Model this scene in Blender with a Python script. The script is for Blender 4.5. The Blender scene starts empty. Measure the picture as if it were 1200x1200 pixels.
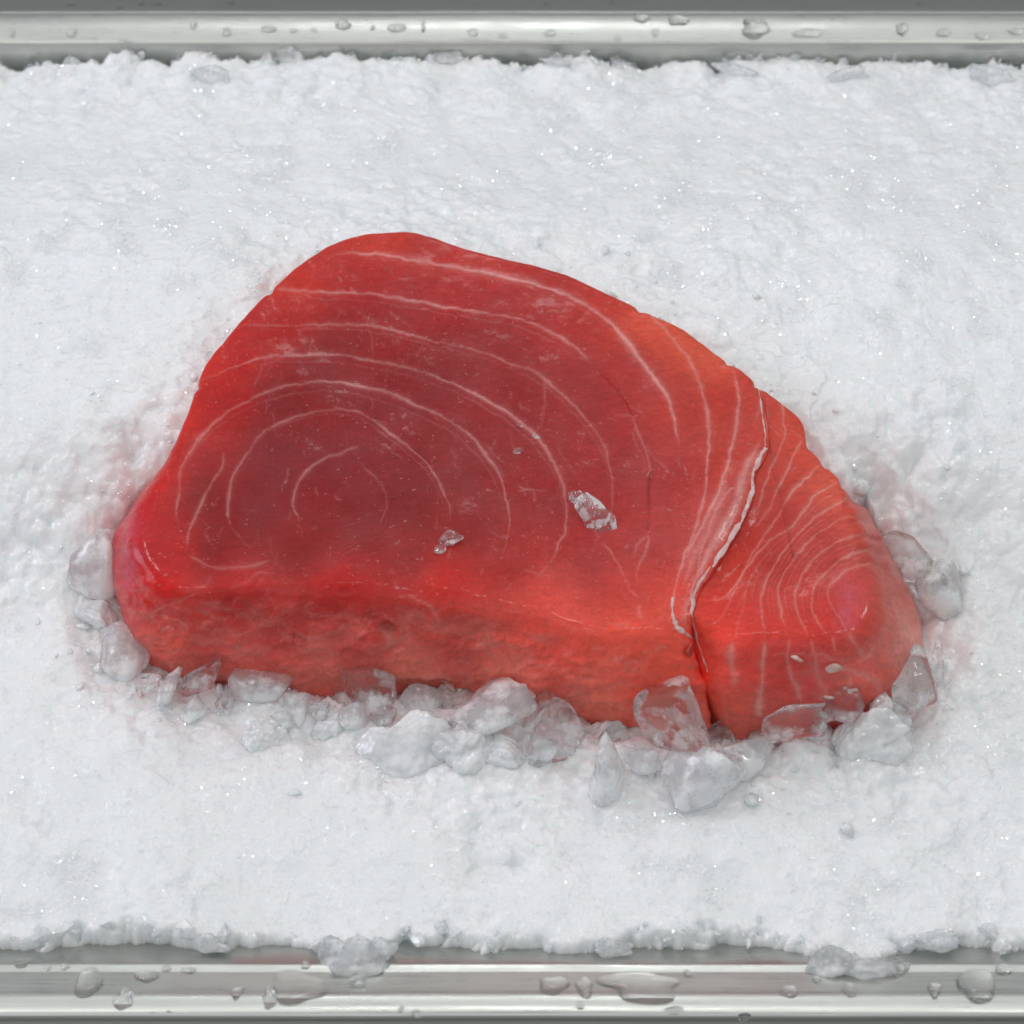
import bpy, math
import numpy as np
from mathutils import Vector, Matrix
from mathutils.bvhtree import BVHTree

# ------------------------------------------------------------------ camera, world, lamps, exposure
CM = 0.01
sc = bpy.context.scene
COL = sc.collection
TILT = math.radians(36.0)
DIST = 90.0                                   # cm
TAN = 12.75 / DIST
cam_pos = np.array([0.0, -DIST * math.sin(TILT), DIST * math.cos(TILT)])
cam_f = np.array([0.0, math.sin(TILT), -math.cos(TILT)])
cam_u = np.array([0.0, math.cos(TILT), math.sin(TILT)])
cam_r = np.array([1.0, 0.0, 0.0])
cd = bpy.data.cameras.new("camera")
cam = bpy.data.objects.new("camera", cd)
COL.objects.link(cam)
cam.location = Vector(cam_pos * CM)
cam.rotation_euler = (TILT, 0, 0)
cd.sensor_width = 36
cd.angle = 2 * math.atan(TAN)
cd.clip_start, cd.clip_end = 0.02, 100
cd.dof.use_dof = True
cd.dof.focus_distance = (DIST - 2.6) * CM
cd.dof.aperture_fstop = 20
sc.camera = cam

w = bpy.data.worlds.new("World")
sc.world = w
w.use_nodes = True
w.node_tree.nodes["Background"].inputs[0].default_value = (0.90, 0.95, 0.985, 1)
w.node_tree.nodes["Background"].inputs[1].default_value = 0.40


def area(name, loc, target, sx, sy, power, col):
    l = bpy.data.lights.new(name, 'AREA')
    l.shape = 'RECTANGLE'
    l.size, l.size_y = sx, sy
    l.energy = power
    l.color = col
    o = bpy.data.objects.new(name, l)
    COL.objects.link(o)
    o.location = loc
    o.rotation_euler = (Vector(target) - Vector(loc)).to_track_quat('-Z', 'Y').to_euler()
    return o


def point(name, loc, power, rad, col):
    l = bpy.data.lights.new(name, 'POINT')
    l.energy = power
    l.shadow_soft_size = rad
    l.color = col
    o = bpy.data.objects.new(name, l)
    COL.objects.link(o)
    o.location = loc


area("soft_lamp_behind", (0.0, 1.15, 1.55), (0, 0, 0), 2.4, 1.1, 3.4, (0.94, 0.98, 1.0))
area("soft_lamp_above", (-0.3, -1.15, 1.65), (0, 0, 0), 1.5, 1.3, 4.0, (0.97, 0.99, 1.0))
area("soft_lamp_left", (-1.5, 0.25, 0.7), (0, 0, 0), 0.7, 0.7, 8, (0.84, 0.84, 1.0))
for lo in ((-0.85, 0.75, 1.5), (0.80, 0.70, 1.5), (0.05, 0.42, 1.8), (-0.45, 0.05, 1.75), (0.5, 0.0, 1.75)):
    area("glint_lamp", lo, (0, 0, 0), 0.15, 0.15, 1.7, (1, 0.995, 0.98))  # small lamps added to raise glints on the ice and wet flesh
area("rim_glow_lamp", (0.0, 1.55, 1.45), (0, 0, 0), 0.40, 0.22, 1.8, (0.98, 1.0, 1.0))  # added lamp, gives the middle of the far rim its glow

sc.view_settings.view_transform = 'Standard'
sc.view_settings.look = 'None'
sc.view_settings.exposure = -0.02
sc.view_settings.gamma = 1.0
sc.render.engine = 'CYCLES'
cy = sc.cycles
cy.max_bounces = 32
cy.diffuse_bounces = 16
cy.glossy_bounces = 12
cy.transmission_bounces = 28
cy.transparent_max_bounces = 8
cy.caustics_reflective = True
cy.caustics_refractive = True
cy.sample_clamp_indirect = 6.0
cy.use_denoising = True

rng = np.random.default_rng(7)


# ------------------------------------------------------------------ helpers
def P(px, py, z):
    """photograph pixel (of 1200) -> point on the level z (cm)"""
    px, py, z = np.broadcast_arrays(np.asarray(px, float), np.asarray(py, float), np.asarray(z, float))
    a = (px - 600) / 600 * TAN
    b = -(py - 600) / 600 * TAN
    d = cam_f + a[..., None] * cam_r + b[..., None] * cam_u
    t = (z - cam_pos[2]) / d[..., 2]
    return cam_pos + d * t[..., None]


def to_px(v):
    q = v - cam_pos
    dz = q @ cam_f
    return 600 + 600 * (q @ cam_r) / dz / TAN, 600 - 600 * (q @ cam_u) / dz / TAN


_T3 = rng.random((48, 48, 48)).astype(np.float32)
_T2 = rng.random((256, 256)).astype(np.float32)


def sm(t):
    return t * t * (3 - 2 * t)


def sstep(a, b, x):
    return sm(np.clip((x - a) / (b - a), 0, 1))


def vn2(x, y, s=0):
    x = np.asarray(x, np.float64) + s * 17.37
    y = np.asarray(y, np.float64) + s * 9.71
    xi = np.floor(x).astype(np.int64)
    yi = np.floor(y).astype(np.int64)
    fx, fy = sm(x - xi), sm(y - yi)
    a = _T2[xi % 256, yi % 256]
    b = _T2[(xi + 1) % 256, yi % 256]
    c = _T2[xi % 256, (yi + 1) % 256]
    d = _T2[(xi + 1) % 256, (yi + 1) % 256]
    return (a + (b - a) * fx) * (1 - fy) + (c + (d - c) * fx) * fy


def fbm2(x, y, o=4, s=0):
    v, a, t = 0, 0.5, 0
    for k in range(o):
        v = v + a * (vn2(x * 2 ** k, y * 2 ** k, s + k) - 0.5)
        t += a
        a *= 0.5
    return 2 * v / t                          # about -1..1


def vn3(p, s=0):
    p = p + s * 7.31
    i = np.floor(p).astype(np.int64)
    f = sm(p - i)
    x, y, z = (i % 48).T
    x1, y1, z1 = ((i + 1) % 48).T
    fx, fy, fz = f.T
    def L(a, b, t): return a + (b - a) * t
    return L(L(L(_T3[x, y, z], _T3[x1, y, z], fx), L(_T3[x, y1, z], _T3[x1, y1, z], fx), fy),
             L(L(_T3[x, y, z1], _T3[x1, y, z1], fx), L(_T3[x, y1, z1], _T3[x1, y1, z1], fx), fy), fz)


def lumps(x, y, cell, seed, tilt=0.5, k=1.2):
    """piled, overlapping lumps: the highest of many small tilted caps"""
    x = x / cell
    y = y / cell
    xi = np.floor(x).astype(np.int64)
    yi = np.floor(y).astype(np.int64)
    best = np.full(x.shape, -9.0)
    r = np.random.default_rng(seed)
    T = r.random((128, 128, 5))
    for dx in (-1, 0, 1):
        for dy in (-1, 0, 1):
            cxi, cyi = xi + dx, yi + dy
            t = T[cxi % 128, cyi % 128]
            ux, uy = x - (cxi + t[..., 0]), y - (cyi + t[..., 1])
            a = t[..., 3] * 6.283
            e = 1 + 0.7 * np.sin(t[..., 4] * 40)
            rx, ry = ux * np.cos(a) + uy * np.sin(a), -ux * np.sin(a) + uy * np.cos(a)
            v = t[..., 2] * 0.8 + tilt * (t[..., 3] - 0.5) * 2 * rx + tilt * (t[..., 4] - 0.5) * 2 * ry - k * (rx * rx / (0.5 + 0.5 * e) + ry * ry) ** 1.3
            best = np.maximum(best, v)
    return best * cell


def mesh_obj(name, verts, faces, mat, parent=None, smooth=True, attrs=None):
    """verts in cm, faces an (n,4) or (n,3) array or a list"""
    me = bpy.data.meshes.new(name)
    verts = np.asarray(verts, np.float64) * CM
    if isinstance(faces, np.ndarray):
        n, m = faces.shape
        me.vertices.add(len(verts))
        me.vertices.foreach_set("co", verts.astype(np.float32).ravel())
        me.loops.add(n * m)
        me.loops.foreach_set("vertex_index", faces.astype(np.int32).ravel())
        me.polygons.add(n)
        me.polygons.foreach_set("loop_start", np.arange(0, n * m, m, dtype=np.int32))
        me.polygons.foreach_set("loop_total", np.full(n, m, np.int32))
        me.update(calc_edges=True)
        me.validate()
    else:
        me.from_pydata(verts.tolist(), [], faces)
        me.update()
    if smooth:
        me.polygons.foreach_set("use_smooth", np.ones(len(me.polygons), bool))
    else:
        me.polygons.foreach_set("use_smooth", np.zeros(len(me.polygons), bool))
    for k, a in (attrs or {}).items():
        if a.ndim == 2:
            at = me.attributes.new(k, 'FLOAT_COLOR', 'POINT')
            at.data.foreach_set("color", np.concatenate([a, np.ones((len(a), 1))], 1).astype(np.float32).ravel())
        else:
            at = me.attributes.new(k, 'FLOAT', 'POINT')
            at.data.foreach_set("value", a.astype(np.float32))
    if mat:
        me.materials.append(mat)
    o = bpy.data.objects.new(name, me)
    COL.objects.link(o)
    if parent:
        o.parent = parent
    return o


def tag(o, label=None, cat=None, group=None, kind=None):
    for k, v in (("label", label), ("category", cat), ("group", group), ("kind", kind)):
        if v:
            o[k] = v
    return o


def grid_faces(nu, nv, wrap=False):
    i = np.arange(nu if wrap else nu - 1)[:, None]
    j = np.arange(nv - 1)[None, :]
    i2 = (i + 1) % nu
    return np.stack([i * nv + j, i2 * nv + j, i2 * nv + j + 1, i * nv + j + 1], -1).reshape(-1, 4)


def srgb(r, g, b):
    c = np.array([r, g, b], float) / 255
    return np.where(c <= 0.04045, c / 12.92, ((c + 0.055) / 1.055) ** 2.4)


# ------------------------------------------------------------------ materials
def new_mat(name):
    m = bpy.data.materials.new(name)
    m.use_nodes = True
    nt = m.node_tree
    return m, nt, nt.nodes["Principled BSDF"], nt.nodes["Material Output"]


def N(nt, typ, **kw):
    n = nt.nodes.new(typ)
    for k, v in kw.items():
        setattr(n, k, v)
    return n


def noise(nt, vec, scale, detail=3, rough=0.55):
    n = N(nt, 'ShaderNodeTexNoise')
    n.inputs['Scale'].default_value = scale
    n.inputs['Detail'].default_value = detail
    n.inputs['Roughness'].default_value = rough
    if vec:
        nt.links.new(vec, n.inputs['Vector'])
    return n.outputs['Fac']


def remap(nt, val, a, b, c, d):
    n = N(nt, 'ShaderNodeMapRange')
    nt.links.new(val, n.inputs[0])
    for i, v in enumerate((a, b, c, d)):
        n.inputs[i + 1].default_value = v
    return n.outputs[0]


def bump(nt, h, strength, dist, normal=None):
    n = N(nt, 'ShaderNodeBump')
    n.inputs['Strength'].default_value = strength
    n.inputs['Distance'].default_value = dist
    nt.links.new(h, n.inputs['Height'])
    if normal:
        nt.links.new(normal, n.inputs['Normal'])
    return n.outputs['Normal']


def math_n(nt, op, a, b):
    n = N(nt, 'ShaderNodeMath', operation=op)
    for i, v in enumerate((a, b)):
        if isinstance(v, (int, float)):
            n.inputs[i].default_value = v
        else:
            nt.links.new(v, n.inputs[i])
    return n.outputs[0]


def make_slush():
    m, nt, b, out = new_mat("slush_ice")
    tc = N(nt, 'ShaderNodeTexCoord').outputs['Object']
    b.inputs['Base Color'].default_value = (0.905, 0.962, 0.962, 1)
    b.inputs['Subsurface Weight'].default_value = 1.0
    b.inputs['Subsurface Radius'].default_value = (0.7, 0.9, 1.0)
    b.inputs['Subsurface Scale'].default_value = 0.0045
    b.inputs['IOR'].default_value = 1.31
    nt.links.new(remap(nt, noise(nt, tc, 600, 3), 0.35, 0.7, 0.12, 0.42), b.inputs['Roughness'])
    n1 = bump(nt, noise(nt, tc, 420, 5, 0.6), 0.4, 0.0010)
    v = N(nt, 'ShaderNodeTexVoronoi')
    v.inputs['Scale'].default_value = 700
    nt.links.new(tc, v.inputs['Vector'])
    n2 = bump(nt, v.outputs['Distance'], 0.3, 0.0006, n1)
    nt.links.new(n2, b.inputs['Normal'])
    b.inputs['Coat Weight'].default_value = 1.0
    b.inputs['Coat Roughness'].default_value = 0.09
    b.inputs['Coat IOR'].default_value = 1.5
    n3 = bump(nt, noise(nt, tc, 420, 4, 0.6), 1.0, 0.0003)
    nt.links.new(n3, b.inputs['Coat Normal'])
    return m


def make_ice(name, frost_lo, frost_hi, frost_min, frost_max, rough_lo=0.02, rough_hi=0.22, bumpd=0.0006, scale=260, through=0.35):
    """clear ice with frosted patches; part of the light goes straight through the thin melted pieces"""
    m, nt, b, out = new_mat(name)
    tc = N(nt, 'ShaderNodeTexCoord').outputs['Object']
    b.inputs['Base Color'].default_value = (0.985, 0.995, 1, 1)
    b.inputs['Transmission Weight'].default_value = 1.0
    b.inputs['IOR'].default_value = 1.38
    nz = noise(nt, tc, scale, 4, 0.6)
    nt.links.new(remap(nt, nz, 0.4, 0.7, rough_lo, rough_hi), b.inputs['Roughness'])
    n1 = bump(nt, noise(nt, tc, scale * 2.2, 3, 0.55), 0.5, bumpd)
    nt.links.new(n1, b.inputs['Normal'])
    tr = N(nt, 'ShaderNodeBsdfTransparent')
    tr.inputs[0].default_value = (0.985, 0.99, 0.995, 1)
    m0 = N(nt, 'ShaderNodeMixShader')
    m0.inputs[0].default_value = through
    nt.links.new(b.outputs[0], m0.inputs[1])
    nt.links.new(tr.outputs[0], m0.inputs[2])
    wht = N(nt, 'ShaderNodeBsdfPrincipled')
    wht.inputs['Base Color'].default_value = (0.95, 0.965, 0.97, 1)
    wht.inputs['Roughness'].default_value = 0.25
    wht.inputs['Coat Weight'].default_value = 1.0
    wht.inputs['Coat Roughness'].default_value = 0.07
    wht.inputs['Subsurface Weight'].default_value = 1.0
    wht.inputs['Subsurface Radius'].default_value = (1, 1, 1)
    wht.inputs['Subsurface Scale'].default_value = 0.0003
    nt.links.new(n1, wht.inputs['Normal'])
    fz = remap(nt, noise(nt, tc, scale * 0.7, 5, 0.65), frost_lo, frost_hi, frost_min, frost_max)
    mx = N(nt, 'ShaderNodeMixShader')
    nt.links.new(fz, mx.inputs[0])
    nt.links.new(m0.outputs[0], mx.inputs[1])
    nt.links.new(wht.outputs[0], mx.inputs[2])
    nt.links.new(mx.outputs[0], out.inputs['Surface'])
    return m


def make_glint():
    m, nt, b, out = new_mat("ice_crystal_faces")
    b.inputs['Base Color'].default_value = (0.94, 0.955, 0.962, 1)
    b.inputs['IOR'].default_value = 2.3
    b.inputs['Roughness'].default_value = 0.10
    return m


def make_flesh():
    m, nt, b, out = new_mat("raw_tuna_flesh")
    tc = N(nt, 'ShaderNodeTexCoord').outputs['Object']
    at = N(nt, 'ShaderNodeAttribute', attribute_name="flesh_colour")
    fat = N(nt, 'ShaderNodeAttribute', attribute_name="fat").outputs['Fac']
    # fine grain of the muscle
    mp = N(nt, 'ShaderNodeMapping')
    mp.inputs['Rotation'].default_value = (0, 0, math.radians(-28))
    mp.inputs['Scale'].default_value = (1.3, 2.6, 1.3)
    nt.links.new(tc, mp.inputs['Vector'])
    fib = noise(nt, mp.outputs[0], 330, 5, 0.65)
    grain = noise(nt, tc, 1300, 3, 0.6)
    k = math_n(nt, 'ADD', remap(nt, fib, 0.25, 0.75, 0.84, 1.15), remap(nt, grain, 0.3, 0.7, -0.08, 0.08))
    mul = N(nt, 'ShaderNodeMix', data_type='RGBA', blend_type='MULTIPLY')
    mul.inputs[0].default_value = 1.0
    nt.links.new(at.outputs['Color'], mul.inputs[6])
    cmb = N(nt, 'ShaderNodeCombineColor')
    for i in range(3):
        nt.links.new(k, cmb.inputs[i])
    nt.links.new(cmb.outputs[0], mul.inputs[7])
    # tiny pale flecks
    fl = remap(nt, noise(nt, tc, 900, 2, 0.5), 0.68, 0.76, 0.0, 0.5)
    mx = N(nt, 'ShaderNodeMix', data_type='RGBA')
    nt.links.new(fl, mx.inputs[0])
    nt.links.new(mul.outputs[2], mx.inputs[6])
    mx.inputs[7].default_value = (0.60, 0.22, 0.20, 1)
    nt.links.new(mx.outputs[2], b.inputs['Base Color'])
    b.inputs['Subsurface Weight'].default_value = 0.30
    b.inputs['Subsurface Radius'].default_value = (1.0, 0.20, 0.12)
    b.inputs['Subsurface Scale'].default_value = 0.0014
    b.inputs['IOR'].default_value = 1.38
    nt.links.new(remap(nt, noise(nt, tc, 240, 4, 0.6), 0.3, 0.7, 0.28, 0.55), b.inputs['Roughness'])
    b.inputs['Specular IOR Level'].default_value = 0.12
    nt.links.new(remap(nt, noise(nt, tc, 55, 4, 0.65), 0.38, 0.68, 0.10, 0.55), b.inputs['Coat Weight'])
    b.inputs['Coat Roughness'].default_value = 0.14
    n1 = bump(nt, fib, 0.25, 0.0004)
    n2 = bump(nt, grain, 0.3, 0.0003, n1)
    nt.links.new(n2, b.inputs['Normal'])
    n3 = bump(nt, noise(nt, tc, 260, 3, 0.5), 1.0, 0.00009)
    nt.links.new(n3, b.inputs['Coat Normal'])
    return m


def make_tissue(name, col, sss=0.0008):
    m, nt, b, out = new_mat(name)
    tc = N(nt, 'ShaderNodeTexCoord').outputs['Object']
    nz = noise(nt, tc, 500, 4, 0.6)
    r = N(nt, 'ShaderNodeValToRGB')
    r.color_ramp.elements[0].position = 0.35
    r.color_ramp.elements[1].position = 0.65
    r.color_ramp.elements[0].color = (*(np.array(col) * np.array([0.85, 0.6, 0.58])), 1)
    r.color_ramp.elements[1].color = (*col, 1)
    nt.links.new(nz, r.inputs[0])
    nt.links.new(r.outputs[0], b.inputs['Base Color'])
    b.inputs['Subsurface Weight'].default_value = 0.15
    b.inputs['Subsurface Radius'].default_value = (1, 0.4, 0.3)
    b.inputs['Subsurface Scale'].default_value = sss
    b.inputs['Roughness'].default_value = 0.3
    nt.links.new(bump(nt, nz, 0.4, 0.0006), b.inputs['Normal'])
    return m


def make_steel(name, base, rough):
    m, nt, b, out = new_mat(name)
    tc = N(nt, 'ShaderNodeTexCoord').outputs['Object']
    mp = N(nt, 'ShaderNodeMapping')
    mp.inputs['Scale'].default_value = (0.02, 1, 1)
    nt.links.new(tc, mp.inputs['Vector'])
    br = noise(nt, mp.outputs[0], 2600, 3, 0.6)
    sp = noise(nt, tc, 60, 4, 0.6)
    b.inputs['Base Color'].default_value = (*base, 1)
    b.inputs['Metallic'].default_value = 1.0
    r = math_n(nt, 'ADD', remap(nt, br, 0.3, 0.7, rough - 0.06, rough + 0.06), remap(nt, sp, 0.3, 0.7, -0.05, 0.05))
    nt.links.new(r, b.inputs['Roughness'])
    nt.links.new(bump(nt, br, 0.06, 0.0003), b.inputs['Normal'])
    return m


def make_water():
    m, nt, b, out = new_mat("water")
    b.inputs['Base Color'].default_value = (1, 1, 1, 1)
    b.inputs['Transmission Weight'].default_value = 1.0
    b.inputs['IOR'].default_value = 1.33
    b.inputs['Roughness'].default_value = 0.0
    tr = N(nt, 'ShaderNodeBsdfTransparent')
    mx = N(nt, 'ShaderNodeMixShader')
    mx.inputs[0].default_value = 0.12
    nt.links.new(b.outputs[0], mx.inputs[1])
    nt.links.new(tr.outputs[0], mx.inputs[2])
    nt.links.new(mx.outputs[0], out.inputs['Surface'])
    return m


M_slush = make_slush()
M_shard = make_ice("loose_ice", 0.38, 0.62, 0.6, 0.97, 0.0, 0.1, 0.0001, 300, 0.5)
M_clear = make_ice("clear_ice", 0.55, 0.62, 0.02, 0.55, 0.0, 0.03, 0.00012, 120, 0.25)
M_frost = make_ice("frosted_ice", 0.44, 0.58, 0.22, 0.90, 0.0, 0.06, 0.00016, 110, 0.5)
M_white = make_ice("white_ice", 0.36, 0.60, 0.58, 0.95, 0.0, 0.08, 0.0004, 160, 0.5)
M_edge = make_ice("edge_ice", 0.40, 0.60, 0.22, 0.85, 0.0, 0.06, 0.0001, 220, 0.5)
M_flake = make_ice("crystal_ice", 0.50, 0.57, 0.06, 0.62, 0.0, 0.03, 0.0001, 420, 0.4)
M_glint = make_glint()
M_flesh = make_flesh()
M_seam = make_tissue("pale_connective_tissue", (0.78, 0.55, 0.52))
M_fat = make_tissue("cream_fat", (0.80, 0.60, 0.53))
M_steel = make_steel("brushed_steel", (0.56, 0.562, 0.53), 0.32)
M_steel_dull = make_steel("dull_steel", (0.40, 0.40, 0.38), 0.36)
M_water = make_water()

# ------------------------------------------------------------------ the steel tray
ZR = 0.9
yF = P(600, 49, ZR)[1]
yF2 = P(600, 13, ZR)[1]
prof = []                                                # (y, z), far to near


def P_y(py, z):
    return float(P(600, py, z)[1])


far_wall = [(yF - 0.55, -4.0), (yF - 0.12, ZR - 0.30), (yF - 0.05, ZR - 0.12), (yF - 0.02, ZR - 0.05), (yF + 0.05, ZR - 0.015)]
far_top = [(yF + 0.05, ZR - 0.015), (yF + 0.13, ZR), (0.5 * (yF + yF2), ZR + 0.04), (yF2 - 0.14, ZR), (yF2 - 0.04, ZR - 0.05), (yF2, ZR - 0.12),
           (yF2 + 0.03, ZR - 0.35), (yF2 + 0.02, ZR - 0.6)]
near_wall = [(P_y(1060, -4.0) + 0.6, -4.0), (P_y(1085, -0.6), -0.6), (P_y(1122, 0.12), 0.12), (P_y(1127, 0.20), 0.20)]
near_fold = [(P_y(1127, 0.20), 0.20), (P_y(1130, 0.245), 0.245), (P_y(1134, 0.26), 0.26), (P_y(1139, 0.275), 0.275)]
near_step = [(P_y(1139, 0.275), 0.275), (P_y(1142, 0.30), 0.30), (P_y(1160, 0.45), 0.45), (P_y(1165, 0.50), 0.50)]
near_top = [(P_y(1165, 0.50), 0.50), (P_y(1169, 0.53), 0.53), (P_y(1180, 0.55), 0.55), (P_y(1190, 0.51), 0.51), (P_y(1194, 0.42), 0.42),
            (P_y(1196, 0.1), 0.1), (P_y(1196, 0.1) + 0.02, -0.2)]
XT = 19.0


def sheet(name, prof, mat, parent, sub=8):
    """a pressed strip running along x"""
    p = np.array(prof, float)
    for _ in range(2):                                    # round the folds a little
        q = [p[0]]
        for a, b in zip(p[:-1], p[1:]):
            q += [0.75 * a + 0.25 * b, 0.25 * a + 0.75 * b]
        q.append(p[-1])
        p = np.array(q)
    xs = np.linspace(-XT, XT, 60)
    v = np.zeros((len(xs), len(p), 3))
    v[..., 0] = xs[:, None]
    v[..., 1] = p[None, :, 0] + 0.012 * fbm2(xs / 4, xs * 0, 2, 3)[:, None]
    v[..., 2] = p[None, :, 1] + 0.010 * fbm2(xs / 5, xs * 0, 2, 5)[:, None]
    return mesh_obj(name, v.reshape(-1, 3), grid_faces(len(xs), len(p)), mat, parent), v.reshape(-1, 3), grid_faces(len(xs), len(p))


tray = bpy.data.objects.new("steel_tray", None)
COL.objects.link(tray)
tag(tray, "brushed stainless steel tray filled with crushed ice under the red fish steak", "tray")
tray_v, tray_f, off = [], [], 0
for nm, pr in (("back_wall", far_wall), ("back_rim", far_top), ("front_wall", near_wall), ("front_fold", near_fold), ("front_step", near_step), ("front_rim", near_top)):
    o, v, f = sheet(nm, pr, M_steel, tray)
    tray_v.append(v)
    tray_f.append(f + off)
    off += len(v)
yb0, yb1 = far_wall[0][0], near_wall[0][0]
mesh_obj("floor_pan", [(-XT, yb0, -4), (XT, yb0, -4), (XT, yb1, -4), (-XT, yb1, -4)], [(0, 1, 2, 3)], M_steel, tray, False)
for s in (-1, 1):
    mesh_obj("end_wall", [(s * XT, yb0 - 0.0, -4), (s * XT, yb1, -4), (s * XT, P_y(1165, 0.50), 0.50), (s * XT, yF, ZR - 0.1),
                          (s * (XT + 0.12), yb0, -4), (s * (XT + 0.12), yb1, -4), (s * (XT + 0.12), P_y(1165, 0.50), 0.50), (s * (XT + 0.12), yF, ZR - 0.1)],
             [(0, 1, 2, 3), (7, 6, 5, 4), (3, 2, 6, 7), (0, 3, 7, 4), (1, 0, 4, 5), (2, 1, 5, 6)], M_steel, tray, False)
# the dull counter the tray stands on, seen past both rims
zc = ZR - 0.55
mesh_obj("counter_top", [(-80, -70, zc - 4.6), (80, -70, zc - 4.6), (80, 70, zc - 4.6), (-80, 70, zc - 4.6)], [(0, 1, 2, 3)], M_steel_dull, None, False)["kind"] = "structure"
# neighbouring pan whose flat flange shows beyond the far rim
yN = yF2 + 0.06
nb = bpy.data.objects.new("steel_flange", None)
COL.objects.link(nb)
tag(nb, "dull grey steel flange beyond the bright far rim, along the photo's top edge", "flange")
o, v, f = sheet("flange_plate", [(yN, ZR - 0.30), (yN + 0.03, ZR - 0.20), (yN + 0.10, ZR - 0.17), (yN + 0.6, ZR - 0.40), (yN + 2.2, ZR - 1.15), (yN + 5.0, ZR - 2.3), (yN + 5.1, ZR - 2.6), (yN + 5.1, -3.9)], M_steel_dull, nb)
tray_v.append(v)
tray_f.append(f + off)
off += len(v)
tray_bvh = BVHTree.FromPolygons([Vector(q) for q in np.concatenate(tray_v)], np.concatenate(tray_f).tolist())

# ------------------------------------------------------------------ the tuna steak
ZT, ZB = 3.4, 0.0
LOIN = [((190, 540), (173, 604)), ((213, 490), None), ((227, 450), None), ((243, 418), None), ((270, 385), None), ((313, 338), None), ((350, 305), None),
        ((390, 280), None), ((440, 269), None), ((490, 271), None), ((560, 291), None), ((640, 312), None), ((700, 335), None), ((755, 362), None),
        ((800, 383), None), ((850, 419), None), ((888, 448), None), ((893, 490), 'S'), ((895, 527), 'S'), ((880, 556), 'S'), ((875, 590), 'S'),
        ((860, 620), 'S'), ((835, 660), 'S'), ((816, 692), 'S'), ((808, 717), 'S'), ((800, 738), (833, 860)), ((775, 749), (788, 862)),
        ((735, 752), (740, 858)), ((690, 746), (690, 846)), ((640, 731), (640, 828)), ((580, 716), (572, 815)), ((510, 707), (500, 807)),
        ((430, 700), (420, 815)), ((350, 697), (345, 813)), ((270, 697), (262, 800)), ((215, 699), (212, 790)), ((182, 692), (178, 774)),
        ((160, 665), (153, 742)), ((148, 640), (140, 690)), ((152, 610), (137, 645)), ((166, 577), (148, 632))]
LOBE = [((884, 449), None), ((915, 470), None), ((940, 492), None), ((948, 518), None), ((966, 540), None), ((986, 558), None), ((1001, 582), (1008, 612)),
        ((1013, 607), (1025, 636)), ((1022, 640), (1042, 658)), ((1029, 670), (1063, 690)), ((1034, 700), (1077, 728)), ((1030, 728), (1079, 768)),
        ((1010, 748), (1057, 806)), ((975, 755), (1000, 846)), ((930, 758), (940, 866)), ((880, 758), (890, 868)), ((847, 754), (862, 866)),
        ((826, 740), (846, 856)), ((815, 716), 'S'), ((821, 690), 'S'), ((840, 661), 'S'), ((864, 621), 'S'), ((879, 591), 'S'),
        ((884, 557), 'S'), ((899, 527), 'S'), ((897, 490), 'S')]


NOTCH = [(1029, 661), (1025, 643), (1019, 626), (1014, 604), (1003, 582), (990, 562), (966, 540), (949, 517), (226, 449), (753, 361), (858, 424), (890, 449), (313, 337)]


def closed_spline(p, n):
    """periodic Catmull-Rom through p, resampled to n"""
    p = np.asarray(p, float)
    m = len(p)
    t = np.linspace(0, m, n, endpoint=False)
    i = np.floor(t).astype(int)
    f = (t - i)[:, None]
    a, b, c, d = p[(i - 1) % m], p[i % m], p[(i + 1) % m], p[(i + 2) % m]
    return 0.5 * (2 * b + (c - a) * f + (2 * a - 5 * b + 4 * c - d) * f ** 2 + (3 * b - a - 3 * c + d) * f ** 3)


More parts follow.
